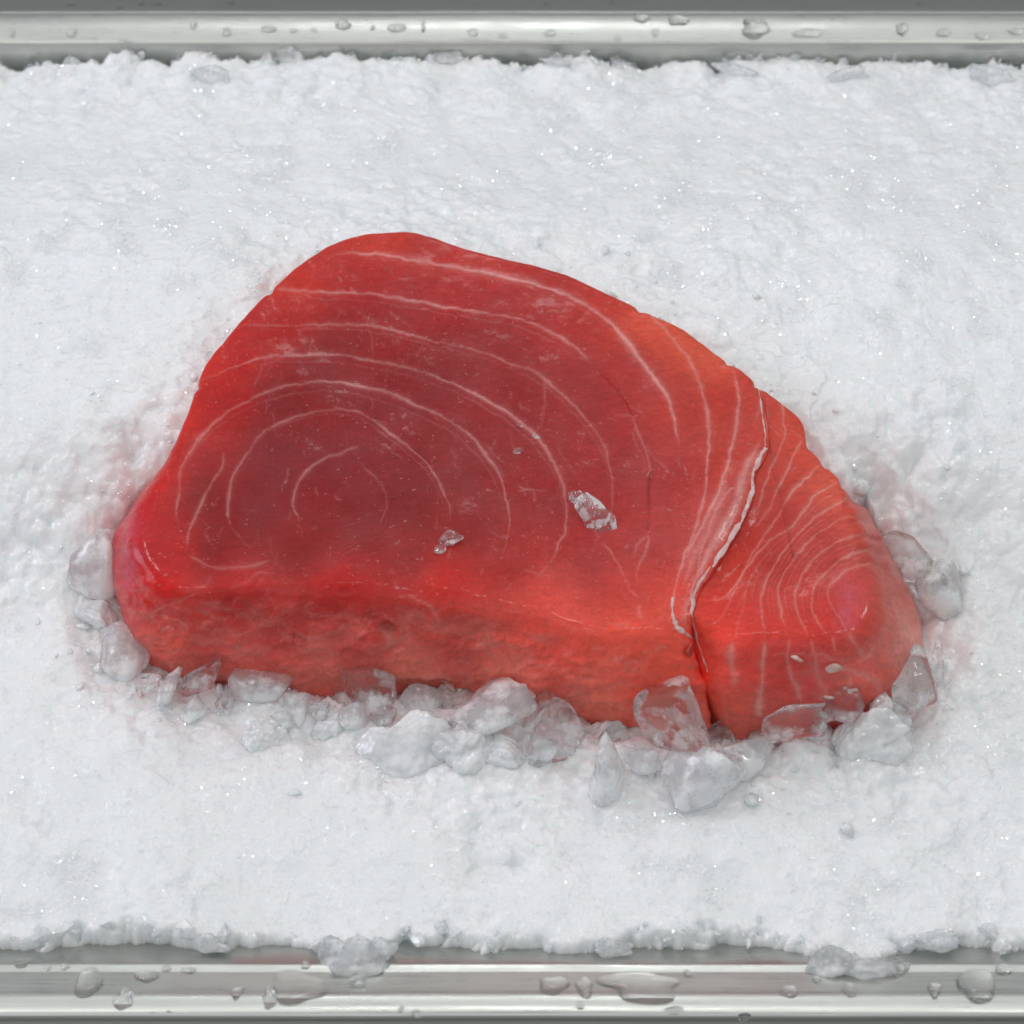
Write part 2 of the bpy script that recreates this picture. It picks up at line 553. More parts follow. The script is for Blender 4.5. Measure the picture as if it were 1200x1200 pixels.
def body(keys, centre_px, zt, nang, nrad, nside, inset_front, seam_range):
    cen = P(*centre_px, zt)
    top, low = [], []
    cx = np.array(centre_px, float)
    for a, b in keys:
        T = P(*a, zt)
        top.append(T)
        if b == 'S':
            u = (T - cen)[:2]
            T[:2] += u / np.linalg.norm(u) * 0.15
            b = None
        if b:
            low.append(P(*b, ZB))
        else:
            u = (T - cen)[:2]
            u = u / np.linalg.norm(u)
            L = T.copy()
            L[:2] += u * 0.06
            L[2] = ZB
            low.append(L)
    # even out the spacing of the samples along the outline
    top, low = np.array(top), np.array(low)
    has = np.array([1.0 if b and b != 'S' else 0.0 for a, b in keys])
    seam = np.array([1.0 if b == 'S' else 0.0 for a, b in keys])
    dense = closed_spline(np.concatenate([top, low, has[:, None], seam[:, None]], 1), 6000)
    seg = np.linalg.norm(np.diff(np.concatenate([dense[:, :2], dense[:1, :2]]), axis=0), axis=1) + 0.6 * np.linalg.norm(np.diff(np.concatenate([dense[:, 3:5], dense[:1, 3:5]]), axis=0), axis=1)
    cum = np.concatenate([[0], np.cumsum(seg)])
    tt = np.interp(np.linspace(0, cum[-1], nang, endpoint=False), cum, np.arange(6001))
    dd = np.concatenate([dense, dense[:1]])
    i0 = np.floor(tt).astype(int)
    ff = (tt - i0)[:, None]
    D = dd[i0] * (1 - ff) + dd[np.minimum(i0 + 1, 6000)] * ff
    T, L, H = D[:, :3], D[:, 3:6], np.clip(D[:, 6], 0, 1)
    # scallops between the muscle bands
    rad = T[:, :2] - cen[:2]
    rl = np.linalg.norm(rad, axis=1, keepdims=True)
    u = rad / rl
    jag = 0.035 * fbm2(T[:, 0] * 1.6, T[:, 1] * 1.6, 4, 11)
    T[:, :2] += u * jag[:, None]
    for nx, ny in NOTCH:
        q = P(nx, ny, zt)
        T[:, :2] -= u * (0.085 * np.exp(-(((T[:, :2] - q[:2]) ** 2).sum(1) / 0.13 ** 2)))[:, None]
    L[:, :2] += u * (jag * 1.5)[:, None]
    ins = (0.22 + inset_front * H - 0.16 * np.clip(D[:, 7], 0, 1))[:, None]
    Ta = T.copy()
    Ta[:, :2] -= u * ins
    fr = 0.10 + 0.10 * H[:, None]
    Tb = T + (L - T) * fr
    rows = []
    for s in np.linspace(0.0, 1.0, nrad)[1:]:
        q = cen + (Ta - cen) * s
        rows.append(q)
    for s in np.linspace(0, 1, 22)[1:]:
        rows.append((1 - s) ** 2 * Ta + 2 * s * (1 - s) * T + s * s * Tb)
    out = np.zeros_like(T)
    out[:, :2] = u
    for s in np.linspace(0, 1, nside)[1:]:
        q = Tb + (L - Tb) * s + out * (0.22 * math.sin(math.pi * s) * (0.4 + 0.6 * H))[:, None]
        rows.append(q)
    for dz in (-0.5, -1.2, -1.8):
        q = L.copy()
        q[:, 2] = ZB + dz
        q[:, :2] -= u * (0.1 * dz * dz)
        rows.append(q)
    G = np.stack(rows, 1)                                  # nang, nrows, 3
    # soft dome of the cut face
    px_, py_ = to_px(G.reshape(-1, 3))
    return cen, G, H


def grid_normals(G):
    du = np.roll(G, -1, 0) - np.roll(G, 1, 0)
    dv = np.empty_like(G)
    dv[:, 1:-1] = G[:, 2:] - G[:, :-2]
    dv[:, 0] = G[:, 1] - G[:, 0]
    dv[:, -1] = G[:, -1] - G[:, -2]
    n = np.cross(du, dv)
    n /= np.linalg.norm(n, axis=-1, keepdims=True) + 1e-12
    return n


# pale membranes seen on the cut face: (strength, half width in photo pixels, points)
LINES = [
    (1.00, 2.0, [(385, 299), (403, 297), (433, 297), (467, 302), (517, 311), (550, 317), (583, 322), (617, 331), (647, 340), (677, 353), (700, 368), (723, 387), (737, 405), (760, 435), (777, 457), (788, 483), (795, 517), (796, 545)]),
    (0.75, 1.6, [(313, 339), (353, 340), (400, 343), (443, 346), (483, 353), (533, 362), (573, 368), (610, 375), (640, 388), (667, 403), (683, 418), (697, 433)]),
    (0.45, 1.3, [(742, 490), (747, 507), (758, 533), (763, 557)]),
    (0.60, 1.5, [(267, 382), (317, 381), (383, 380), (443, 384), (483, 393), (517, 402), (550, 408), (577, 417), (600, 427), (627, 437), (640, 447), (663, 467), (683, 487), (703, 513), (713, 540), (718, 567), (718, 593), (715, 615)]),
    (0.75, 1.6, [(227, 447), (255, 438), (287, 425), (313, 418), (367, 416), (400, 417), (437, 423), (477, 431), (507, 440), (540, 453), (573, 470), (600, 487), (617, 502), (633, 517), (647, 540), (658, 563), (663, 593), (662, 623), (657, 633), (647, 657), (630, 677)]),
    (0.75, 1.6, [(218, 640), (207, 607), (207, 590), (210, 573), (213, 547), (237, 510), (260, 487), (293, 468), (327, 455), (360, 450), (393, 448), (420, 452), (460, 462), (487, 475), (517, 488), (547, 507), (570, 533), (585, 553), (592, 580), (597, 613), (592, 643), (587, 660)]),
    (0.65, 1.5, [(292, 640), (272, 617), (267, 590), (273, 557), (282, 543), (303, 513), (333, 493), (367, 483), (400, 480), (423, 485), (450, 502), (477, 523), (503, 547), (517, 570), (527, 593), (530, 622)]),
    (0.65, 1.7, [(262, 530), (260, 547), (247, 567), (240, 580), (230, 603), (221, 625), (218, 645)]),
    (0.65, 1.3, [(420, 523), (400, 530), (373, 542), (350, 563), (343, 587), (347, 602), (353, 613)]),
    (0.35, 1.2, [(420, 540), (447, 570), (453, 593), (445, 615)]),
    (0.55, 2.0, [(220, 648), (243, 662), (273, 665), (300, 662), (318, 655)]),
    (0.45, 1.8, [(270, 688), (287, 683), (303, 670), (318, 672)]),
    (0.90, 2.0, [(750, 362), (763, 372), (780, 388), (797, 408), (813, 433), (823, 460), (829, 487), (830, 527), (827, 560), (825, 585), (813, 625), (803, 648), (797, 670), (790, 697), (789, 720), (795, 735)]),
    (1.00, 2.0, [(858, 425), (863, 450), (866, 473), (863, 497), (857, 527), (850, 553), (840, 583), (823, 617), (810, 640), (803, 665)]),
    (0.80, 1.6, [(868, 573), (857, 575), (848, 585), (840, 600), (829, 625), (822, 645), (818, 668), (816, 685)]),
    (0.60, 1.4, [(872, 596), (858, 612), (850, 616), (835, 630), (826, 655)]),
    (0.50, 1.3, [(740, 655), (747, 640), (760, 628), (758, 645), (745, 672), (750, 690)]),
    (0.60, 1.6, [(705, 633), (718, 650), (730, 672), (738, 690), (748, 700)]),
    (0.35, 1.0, [(637, 440), (638, 470), (634, 505)]),
    (0.30, 1.0, [(607, 575), (640, 575)]),
    (0.40, 1.2, [(630, 360), (632, 368)]),
    (0.30, 1.0, [(433, 365), (430, 380), (435, 395), (437, 423)]),
    # narrow lobe on the right
    (0.75, 1.5, [(1027, 660), (1007, 662), (987, 672), (973, 687), (970, 703), (980, 720), (993, 737)]),
    (0.75, 1.5, [(1023, 643), (1000, 648), (977, 662), (957, 682), (952, 700), (953, 720), (967, 742)]),
    (0.75, 1.5, [(1017, 626), (987, 632), (960, 650), (940, 673), (932, 697), (935, 720), (947, 745)]),
    (0.75, 1.5, [(1012, 604), (983, 610), (957, 628), (933, 650), (917, 677), (912, 697), (915, 717), (922, 745)]),
    (0.75, 1.5, [(1000, 582), (973, 593), (947, 613), (920, 643), (900, 673), (893, 693), (893, 717), (897, 750)]),
    (0.75, 1.6, [(988, 563), (957, 580), (927, 617), (900, 633), (877, 660), (860, 687), (847, 700), (823, 703)]),
    (0.70, 1.6, [(964, 541), (937, 567), (923, 583), (913, 603), (887, 637), (872, 662)]),
    (0.55, 1.4, [(940, 515), (933, 527), (917, 560), (900, 597), (882, 618)]),
    (0.65, 1.4, [(908, 465), (915, 475), (919, 497), (917, 517), (900, 557), (893, 580), (887, 600)]),
    (0.40, 1.1, [(900, 477), (898, 513), (890, 545)]),
    (0.40, 1.1, [(892, 457), (890, 480), (882, 500)]),
    (0.40, 1.3, [(862, 690), (850, 715), (835, 730), (822, 738)]),
    (0.45, 1.2, [(875, 690), (868, 720), (860, 750)]),
    (0.75, 3.2, [(441, 735), (450, 739), (456, 747), (453, 756)]),
    (0.4, 2.0, [(420, 742), (430, 735), (441, 734)]),
    # soft pale membrane that folds down into the seam
    (0.95, 5.0, [(889, 520), (872, 556), (864, 590), (848, 620), (830, 650), (815, 685), (804, 715), (803, 740)]),
    (0.55, 8.0, [(850, 560), (835, 610), (815, 650), (803, 690)]),
    # fat running down the side of the lobe
    (0.70, 4.0, [(858, 752), (856, 765), (860, 793), (862, 800)]),
    (0.95, 4.0, [(896, 752), (894, 785), (890, 825), (889, 838)]),
    (0.65, 3.2, [(925, 748), (923, 777), (932, 802), (938, 822)]),
    (0.55, 2.5, [(950, 748), (955, 770), (957, 788), (970, 815)]),
    (0.55, 2.2, [(975, 747), (978, 762)]),
    (0.75, 2.6, [(996, 743), (1004, 758), (1013, 773)]),
    (0.70, 2.4, [(1023, 755), (1013, 770), (1003, 776)]),
    (0.50, 2.0, [(898, 767), (927, 766), (960, 766), (980, 774), (1003, 772)]),
    (0.80, 4.5, [(975, 779), (993, 785), (1010, 790), (1025, 797), (1030, 812), (1026, 825)]),
    (0.70, 4.0, [(995, 790), (992, 805), (985, 809)]),
    (0.75, 3.5, [(960, 814), (972, 818)]),
    (0.40, 3.0, [(1037, 690), (1048, 715), (1055, 745), (1052, 775)]),
    (0.35, 2.5, [(1045, 690), (1062, 720), (1066, 755)]),
    # torn membranes on the front side of the loin
    (0.40, 2.0, [(323, 720), (340, 735), (355, 745), (368, 748)]),
    (0.35, 1.8, [(372, 738), (385, 727), (395, 722)]),
    (0.45, 2.2, [(485, 702), (503, 707), (512, 720), (516, 726)]),
    (0.40, 1.8, [(465, 700), (480, 697), (490, 705)]),
    (0.50, 2.2, [(560, 735), (572, 740), (577, 750), (582, 756), (597, 752)]),
    (0.50, 1.8, [(619, 753), (620, 765), (624, 777)]),
    (0.40, 2.6, [(605, 790), (608, 776), (613, 773)]),
    (0.40, 2.6, [(492, 792), (505, 790), (518, 788), (530, 792)]),
    (0.35, 1.5, [(548, 708), (560, 710)]),
    (0.35, 1.5, [(590, 714), (612, 719)]),
    (0.30, 1.5, [(230, 705), (262, 713), (285, 712)]),
    (0.35, 2.0, [(250, 738), (262, 739)]),
]
CRACKS = [
    (0.9, 2.0, [(697, 433), (717, 450), (733, 470), (742, 488)]),
    (1.0, 2.2, [(765, 548), (762, 575), (760, 610), (759, 622)]),
    (0.22, 0.9, [(393, 622), (420, 608), (440, 600), (453, 597)]),
    (0.22, 0.9, [(393, 655), (410, 643), (430, 637)]),
    (0.16, 0.9, [(433, 597), (450, 585), (470, 580)]),
    (0.16, 0.9, [(440, 627), (470, 612), (500, 600)]),
    (0.16, 0.9, [(430, 650), (460, 635), (490, 630)]),
    (0.3, 1.2, [(410, 700), (405, 690)]),
    (0.7, 2.6, [(322, 722), (345, 742), (365, 752)]),
    (0.5, 2.0, [(410, 742), (415, 730), (430, 722), (447, 715), (465, 718)]),
    (0.9, 4.5, [(442, 734), (452, 736), (458, 742)]),
    (0.5, 2.0, [(330, 758), (350, 757), (372, 760)]),
    (0.6, 2.6, [(500, 800), (520, 795), (535, 800)]),
    (0.5, 2.2, [(590, 806), (600, 798), (625, 812), (645, 822)]),
    (0.5, 2.0, [(225, 752), (250, 755), (300, 752)]),
    (0.5, 2.0, [(480, 740), (495, 745)]),
    (0.6, 3.0, [(800, 748), (806, 765), (815, 785), (825, 790)]),
]


def _resamp(p, n=24):
    p = np.array(p, float)
    c = np.concatenate([[0], np.cumsum(np.hypot(*np.diff(p, axis=0).T))])
    t = np.linspace(0, c[-1], n)
    return np.stack([np.interp(t, c, p[:, 0]), np.interp(t, c, p[:, 1])], 1)


# fainter membranes running between the strong ones of the lobe
_l0 = next(i for i, q in enumerate(LINES) if q[2][0] == (1027, 660))
for _i in range(_l0, _l0 + 5):
    _a, _b = _resamp(LINES[_i][2]), _resamp(LINES[_i + 1][2])
    for _t, _s in ((0.35, 0.22), (0.62, 0.34)):
        LINES.append((_s, 0.9, [tuple(q) for q in (_a * (1 - _t) + _b * _t)[1:-2:2]]))
# a second, fainter trace beside the strong membranes of the loin
for _i in range(0, 8):
    _a = _resamp(LINES[_i][2], 16)
    LINES.append((0.26, 0.9, [tuple(q) for q in (_a + np.array([-3.0, 5.0 + (_i % 3) * 2.5]))[1:-1]]))
# short cross strands between the membranes, and faint scratches of the knife
_r = np.random.default_rng(77)
for _ in range(46):
    t = _r.random()
    a = np.array([np.interp(t, [0, 0.25, 0.5, 0.75, 1], [893, 876, 856, 826, 806]), np.interp(t, [0, 0.25, 0.5, 0.75, 1], [524, 575, 616, 668, 722])]) + _r.normal(0, 2, 2)
    d = np.array([-0.55, 0.85]) + _r.normal(0, 0.18, 2)
    ln = _r.uniform(14, 42)
    LINES.append((_r.uniform(0.3, 0.75), _r.uniform(0.8, 1.8), [tuple(a), tuple(a + d * ln * 0.5 + np.array([-3.0, 0])), tuple(a + d * ln)]))
for _ in range(330):
    a = np.array([_r.uniform(190, 1010), _r.uniform(290, 740)])
    ang = _r.normal(1.2, 0.55)
    ln = _r.uniform(4, 20) if _r.random() < 0.85 else _r.uniform(20, 45)
    dv = np.array([math.cos(ang), math.sin(ang)]) * ln
    LINES.append((_r.uniform(0.12, 0.34), _r.uniform(0.6, 1.0), [tuple(a), tuple(a + dv * 0.5 + _r.normal(0, 1.6, 2)), tuple(a + dv)]))
for _ in range(70):
    a = np.array([_r.uniform(200, 820), _r.uniform(690, 820)])
    ang = _r.normal(0.1, 0.5)
    dv = np.array([math.cos(ang), math.sin(ang)]) * _r.uniform(6, 26)
    LINES.append((_r.uniform(0.15, 0.42), _r.uniform(0.8, 2.2), [tuple(a), tuple(a + dv * 0.5 + _r.normal(0, 3, 2)), tuple(a + dv)]))
for _ in range(130):
    x = _r.uniform(180, 800)
    a = np.array([x, np.interp(x, [180, 430, 640, 800], [705, 708, 740, 765]) + abs(_r.normal(0, 34))])
    ang = _r.normal(0.15, 0.35)
    dv = np.array([math.cos(ang), math.sin(ang)]) * _r.uniform(5, 30)
    LINES.append((_r.uniform(0.2, 0.6), _r.uniform(0.6, 1.6), [tuple(a), tuple(a + dv * 0.5 + _r.normal(0, 2.5, 2)), tuple(a + dv)]))


def line_field(px, py, lines, wob):
    """strength 0..1 of the nearest line"""
    f = np.zeros(len(px))
    brk = 0.62 + 0.62 * fbm2(px / 40, py / 40, 4, 21)
    wx = px + wob * fbm2(px / 11, py / 11, 3, 31)
    wy = py + wob * fbm2(px / 11, py / 11, 3, 37)
    wid = np.clip(0.88 + 1.1 * fbm2(px / 30, py / 30, 3, 23), 0.4, 1.9)
    for st, hw, pts in lines:
        p = np.array(pts, float)
        p = np.concatenate([p[:1], p, p[-1:]])
        # smooth the hand-set points
        q = []
        for i in range(1, len(p) - 2):
            for t in np.linspace(0, 1, 5, endpoint=False):
                a, b, c, d = p[i - 1], p[i], p[i + 1], p[i + 2]
                q.append(0.5 * (2 * b + (c - a) * t + (2 * a - 5 * b + 4 * c - d) * t * t + (3 * b - a - 3 * c + d) * t ** 3))
        q.append(p[-1])
        q = np.array(q)
        m = np.where((wx > q[:, 0].min() - 14) & (wx < q[:, 0].max() + 14) & (wy > q[:, 1].min() - 14) & (wy < q[:, 1].max() + 14))[0]
        if not len(m):
            continue
        bx, by = wx[m], wy[m]
        best = np.full(len(m), 1e9)
        n = len(q) - 1
        for k in range(n):
            a, b = q[k], q[k + 1]
            s = np.where(np.abs(bx - (a[0] + b[0]) / 2) + np.abs(by - (a[1] + b[1]) / 2) < np.abs(b - a).sum() / 2 + 26)[0]
            if not len(s):
                continue
            d = b - a
            t = np.clip(((bx[s] - a[0]) * d[0] + (by[s] - a[1]) * d[1]) / (d @ d + 1e-9), 0, 1)
            dd = np.hypot(bx[s] - a[0] - t * d[0], by[s] - a[1] - t * d[1])
            g = (k + t) / n
            dd = dd / (0.35 + 0.65 * np.minimum(1, 5 * np.minimum(g, 1 - g) + 0.1)) + (2.5 * np.clip(0.10 - np.minimum(g, 1 - g), 0, 1) / 0.10 if n > 8 else 0) * hw * 0.45
            best[s] = np.minimum(best[s], dd)
        vw = 0.86 * hw * wid[m]
        g = np.exp(-(best / vw) ** 2) + 0.24 * np.exp(-(best / (vw * 3.0)) ** 2)
        f[m] = np.maximum(f[m], st * g / 1.28 * np.clip(brk[m] + 0.30 * (st - 0.4), 0.30, 1.1))
    return f


# flesh colour of the piece, from spots read off the photograph (photo pixel, sRGB)
TINTS = [
    ((440, 280), (205, 75, 62)), ((560, 305), (196, 66, 58)), ((700, 350), (198, 68, 58)), ((820, 420), (222, 105, 78)), ((770, 375), (220, 100, 76)), ((330, 335), (205, 66, 52)),
    ((250, 420), (208, 58, 48)), ((215, 480), (205, 56, 48)), ((185, 560), (200, 45, 40)), ((165, 630), (196, 40, 42)), ((190, 690), (205, 36, 32)),
    ((430, 330), (180, 48, 48)), ((550, 340), (178, 52, 52)), ((650, 370), (176, 56, 54)), ((740, 440), (178, 62, 60)), ((800, 460), (190, 70, 62)), ((845, 480), (196, 72, 60)),
    ((320, 370), (180, 44, 44)), ((450, 370), (158, 46, 48)), ((570, 400), (156, 52, 54)), ((680, 450), (164, 56, 56)), ((280, 420), (188, 42, 40)), ((400, 405), (146, 44, 46)),
    ((500, 430), (145, 46, 48)), ((600, 470), (150, 50, 52)), ((260, 480), (172, 40, 40)), ((380, 435), (142, 44, 46)), ((330, 470), (136, 44, 46)), ((450, 480), (142, 46, 50)),
    ((540, 530), (146, 48, 50)), ((640, 580), (156, 52, 54)), ((720, 540), (166, 58, 58)), ((780, 560), (176, 64, 62)), ((320, 530), (136, 44, 48)), ((400, 560), (140, 45, 50)), ((300, 600), (136, 45, 48)),
    ((420, 610), (140, 44, 46)), ((480, 590), (136, 44, 46)), ((560, 610), (146, 46, 48)), ((240, 580), (140, 44, 46)), ((250, 640), (138, 44, 46)), ((350, 640), (144, 46, 46)), ((480, 650), (152, 46, 44)), ((600, 660), (172, 52, 48)),
    ((690, 650), (176, 60, 58)), ((760, 640), (184, 68, 66)), ((740, 690), (200, 70, 62)), ((810, 640), (196, 84, 78)), ((830, 590), (190, 78, 74)),
    ((200, 640), (186, 40, 40)), ((280, 690), (186, 44, 42)), ((400, 690), (190, 44, 42)), ((520, 690), (204, 52, 44)), ((640, 715), (216, 72, 56)), ((740, 735), (226, 84, 62)), ((780, 720), (222, 84, 66)),
    ((230, 725), (204, 54, 47)), ((330, 730), (196, 54, 48)), ((430, 740), (198, 58, 52)), ((530, 740), (206, 78, 68)), ((640, 760), (206, 72, 58)), ((740, 780), (212, 82, 64)), ((790, 770), (208, 78, 60)),
    ((200, 760), (188, 84, 72)), ((280, 770), (180, 80, 72)), ((380, 790), (186, 92, 80)), ((480, 790), (192, 108, 92)), ((600, 800), (198, 112, 96)), ((700, 820), (184, 92, 74)), ((790, 840), (178, 88, 70)),
    ((870, 550), (196, 72, 56)), ((930, 520), (206, 84, 66)), ((900, 580), (190, 66, 56)), ((975, 570), (218, 104, 82)), ((940, 610), (186, 66, 60)), ((1005, 610), (206, 90, 74)), ((860, 650), (208, 64, 42)), ((900, 660), (178, 56, 50)),
    ((970, 650), (184, 70, 66)), ((1010, 690), (196, 78, 76)), ((840, 710), (212, 46, 30)), ((900, 720), (204, 40, 28)), ((960, 730), (202, 36, 26)), ((1010, 730), (198, 46, 38)), ((850, 770), (204, 58, 46)),
    ((910, 790), (174, 56, 54)), ((960, 790), (176, 66, 66)), ((1010, 800), (190, 84, 72)), ((1050, 740), (204, 112, 96)), ((1068, 750), (206, 140, 128)), ((1040, 690), (208, 116, 100)), ((900, 840), (178, 80, 70)), ((860, 840), (186, 84, 68)),
]
TP = np.array([t[0] for t in TINTS], float)
TC = np.array([srgb(*t[1]) for t in TINTS])
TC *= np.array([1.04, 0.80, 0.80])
TC *= np.where(TP[:, 1] > 745, 1.62, np.where(TP[:, 1] > 700, 0.98, 1.0))[:, None]  # side tints raised: brightness painted in where little lamp light reaches
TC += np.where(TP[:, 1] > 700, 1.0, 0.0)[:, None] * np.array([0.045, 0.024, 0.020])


def tint(px, py):
    out = np.zeros((len(px), 3))
    for s in range(0, len(px), 60000):
        d2 = (px[s:s + 60000, None] - TP[None, :, 0]) ** 2 + (py[s:s + 60000, None] - TP[None, :, 1]) ** 2
        wgt = 1 / (d2 + 700) ** 1.9
        wgt /= wgt.sum(1, keepdims=True)
        out[s:s + 60000] = wgt @ TC
    return out


def bumps(px, py, items):
    h = 0
    for x, y, rx, ry, rot, a in items:
        c, s = math.cos(rot), math.sin(rot)
        u, v = (px - x) * c + (py - y) * s, -(px - x) * s + (py - y) * c
        h = h + a * np.exp(-((u / rx) ** 2 + (v / ry) ** 2) ** 1.5)
    return h


steak = bpy.data.objects.new("tuna_steak", None)
COL.objects.link(steak)
tag(steak, "thick slab of raw red tuna with pale curved membranes lying on crushed ice", "fish steak")

FOOT = []                                                 # outlines at the ice
FLESH_V, FLESH_F = [], []


def make_flesh_part(name, keys, centre, zt, nang, nrad, nside, inset):
    cen, G, H = body(keys, centre, zt, nang, nrad, nside, inset, None)
    nrows = G.shape[1]
    ntop = nrad - 1
    FOOT.append(G[:, -4, :2].copy())
    shape = G.shape[:2]
    px, py = to_px(G.reshape(-1, 3))
    Nn = grid_normals(G)
    if Nn[:, 3, 2].mean() < 0:
        Nn = -Nn
    nf = Nn.reshape(-1, 3)
    vis = ((cam_pos - G.reshape(-1, 3)) * nf).sum(1) > 0
    row = np.tile(np.arange(nrows), shape[0])
    side = sstep(ntop + 6, ntop + 24, row.astype(float))
    Hf = np.repeat(H, nrows)
    back = side * (1 - Hf)                                 # walls the photograph hides
    # muscle relief
    fat = line_field(px, py, LINES, 2.2) * (1 - back)
    crk = line_field(px, py, CRACKS, 2.0) * (1 - back)
    p3 = G.reshape(-1, 3)
    h = 0.055 * fbm2(px / 95, py / 95, 3, 41) + 0.014 * fbm2(px / 22, py / 22, 3, 43) + 0.0015 * fbm2(px / 5, py / 5, 2, 45)
    h += 0.014 * fat * (1 - side) + 0.02 * fat * side
    h -= 0.07 * crk
    vd = cam_pos - p3
    vd /= np.linalg.norm(vd, axis=1, keepdims=True)
    facing = 0.25 + 0.75 * sstep(0.1, 0.5, (vd * nf).sum(1))   # the torn cut face, not the smooth skinned ends
    # ragged, torn side
    a, b = fbm2(px / 60, py / 22, 4, 51), fbm2(px / 24, py / 15, 4, 53)
    h += (0.55 if name == 'belly_lobe' else 1.0) * facing * side * Hf * (0.18 * (0.5 - np.abs(a)) + 0.09 * b + 0.032 * fbm2(px / 8, py / 5, 3, 55) + 0.018 * fbm2(px / 3, py / 2.5, 2, 57))
    h += bumps(px, py, [(430, 748, 24, 16, 0.2, 0.24), (456, 738, 10, 7, 0, -0.20), (350, 775, 22, 7, 0.1, 0.06), (340, 758, 20, 5, 0, -0.06),
                        (378, 745, 34, 12, -0.5, 0.07), (500, 715, 26, 12, 0.4, 0.06), (612, 806, 14, 9, 0, 0.16), (628, 798, 12, 9, 0, 0.12),
                        (527, 800, 16, 5, 0, -0.15), (255, 775, 50, 9, 0, -0.05), (690, 790, 60, 20, 0, 0.05), (770, 580, 18, 40, 0, -0.03)]) * (0.3 + 0.7 * Hf)
    if name == "belly_lobe":
        h += -0.03 * sstep(0.2, 0.8, fat) + 0.0
        h += bumps(px, py, [(860, 650, 22, 45, 0.6, -0.16), (985, 700, 40, 30, 0, 0.05)])
    else:
        h += bumps(px, py, [(840, 600, 18, 60, 0.45, 0.07), (805, 690, 12, 30, 0.2, 0.07), (330, 560, 170, 90, 0, -0.03)])
    tip = sstep(nrows - 4, nrows - 1, row.astype(float))
    V = p3 + nf * (h * (1 - tip))[:, None]
    # the middle of the fan
    cz = V.reshape(*shape, 3)[:, 0].mean(0)
    V = np.concatenate([V, cz[None]])
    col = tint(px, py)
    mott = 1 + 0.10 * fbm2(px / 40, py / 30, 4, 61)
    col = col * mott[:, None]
    fatc = np.array(srgb(232, 166, 160))
    if name == "belly_lobe":
        fatc = np.array(srgb(234, 172, 160))
    k = np.clip(fat * 0.80, 0, 0.88)[:, None]
    col = col * (1 - k) + fatc * k
    # darker red along the cracks and torn hollows
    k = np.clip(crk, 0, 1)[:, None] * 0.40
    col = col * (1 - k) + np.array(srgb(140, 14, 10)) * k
    # ragged pale film and water-bleached meat on the torn side
    film = sstep(0.06, 0.22, fbm2(px / 34 + 3, py / 15, 5, 65) - 0.10) * side * Hf
    k = (0.26 * film)[:, None]
    col = col * (1 - k) + np.array(srgb(214, 128, 116)) * k
    depth = sstep(ntop + 45, ntop + 75, row.astype(float))
    k = (0.30 * depth * (0.6 + 0.8 * fbm2(px / 30, py / 12, 4, 67)))[:, None].clip(0, 0.7) * Hf[:, None]
    col = col * (1 - k) + np.array(srgb(190, 132, 116)) * k
    lilac_sheen = np.exp(-(((px - 993) / 13) ** 2 + ((py - 712) / 24) ** 2)) + 0.9 * np.exp(-(((px - 148 - 0.12 * np.abs(py - 660)) / 13) ** 2 + ((py - 655) / 50) ** 2))  # violet sheen painted into the colour at lobe tip and left end
    k = (0.24 * np.clip(lilac_sheen * (0.75 + 0.9 * fbm2(px / 9, py / 12, 3, 69)), 0, 1))[:, None]
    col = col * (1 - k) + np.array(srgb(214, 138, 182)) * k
    fleck = np.clip((vn2(px / 2.2, py / 2.2, 71) - 0.92) / 0.08, 0, 1) * sstep(0.5, 0.75, vn2(px / 45, py / 45, 73))
    k = (0.5 * fleck)[:, None]
    col = col * (1 - k) + fatc * k
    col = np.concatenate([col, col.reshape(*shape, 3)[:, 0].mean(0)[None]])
    fat = np.concatenate([fat, [0]])
    quads = grid_faces(shape[0], nrows, True)
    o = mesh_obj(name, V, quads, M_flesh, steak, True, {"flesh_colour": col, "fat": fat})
    # close the fan and the underside with one bmesh pass
    me = o.data
    import bmesh
    bm = bmesh.new()
    bm.from_mesh(me)
    bm.verts.ensure_lookup_table()
    c = bm.verts[len(V) - 1]
    for i in range(shape[0]):
        bm.faces.new((bm.verts[i * nrows], c, bm.verts[((i + 1) % shape[0]) * nrows])).smooth = True
    bm.faces.new([bm.verts[i * nrows + nrows - 1] for i in range(shape[0])])
    bmesh.ops.recalc_face_normals(bm, faces=bm.faces)
    bm.to_mesh(me)
    bm.free()
    FLESH_F.append(quads + sum(len(v) for v in FLESH_V))
    FLESH_V.append(V)
    return o


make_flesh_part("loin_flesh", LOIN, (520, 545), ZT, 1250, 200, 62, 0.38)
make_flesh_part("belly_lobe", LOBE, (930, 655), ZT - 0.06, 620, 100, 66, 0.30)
flesh_bvh = BVHTree.FromPolygons([Vector(q) for q in np.concatenate(FLESH_V)], np.concatenate(FLESH_F).tolist())


def hit(bvh, px, py):
    d = P(px, py, 0.0) - cam_pos
    d = d / np.linalg.norm(d)
    loc, nor, idx, dist = bvh.ray_cast(Vector(cam_pos), Vector(d))
    if loc is None:
        return None, None
    n = np.array(nor)
    if n @ d > 0:
        n = -n
    return np.array(loc), n


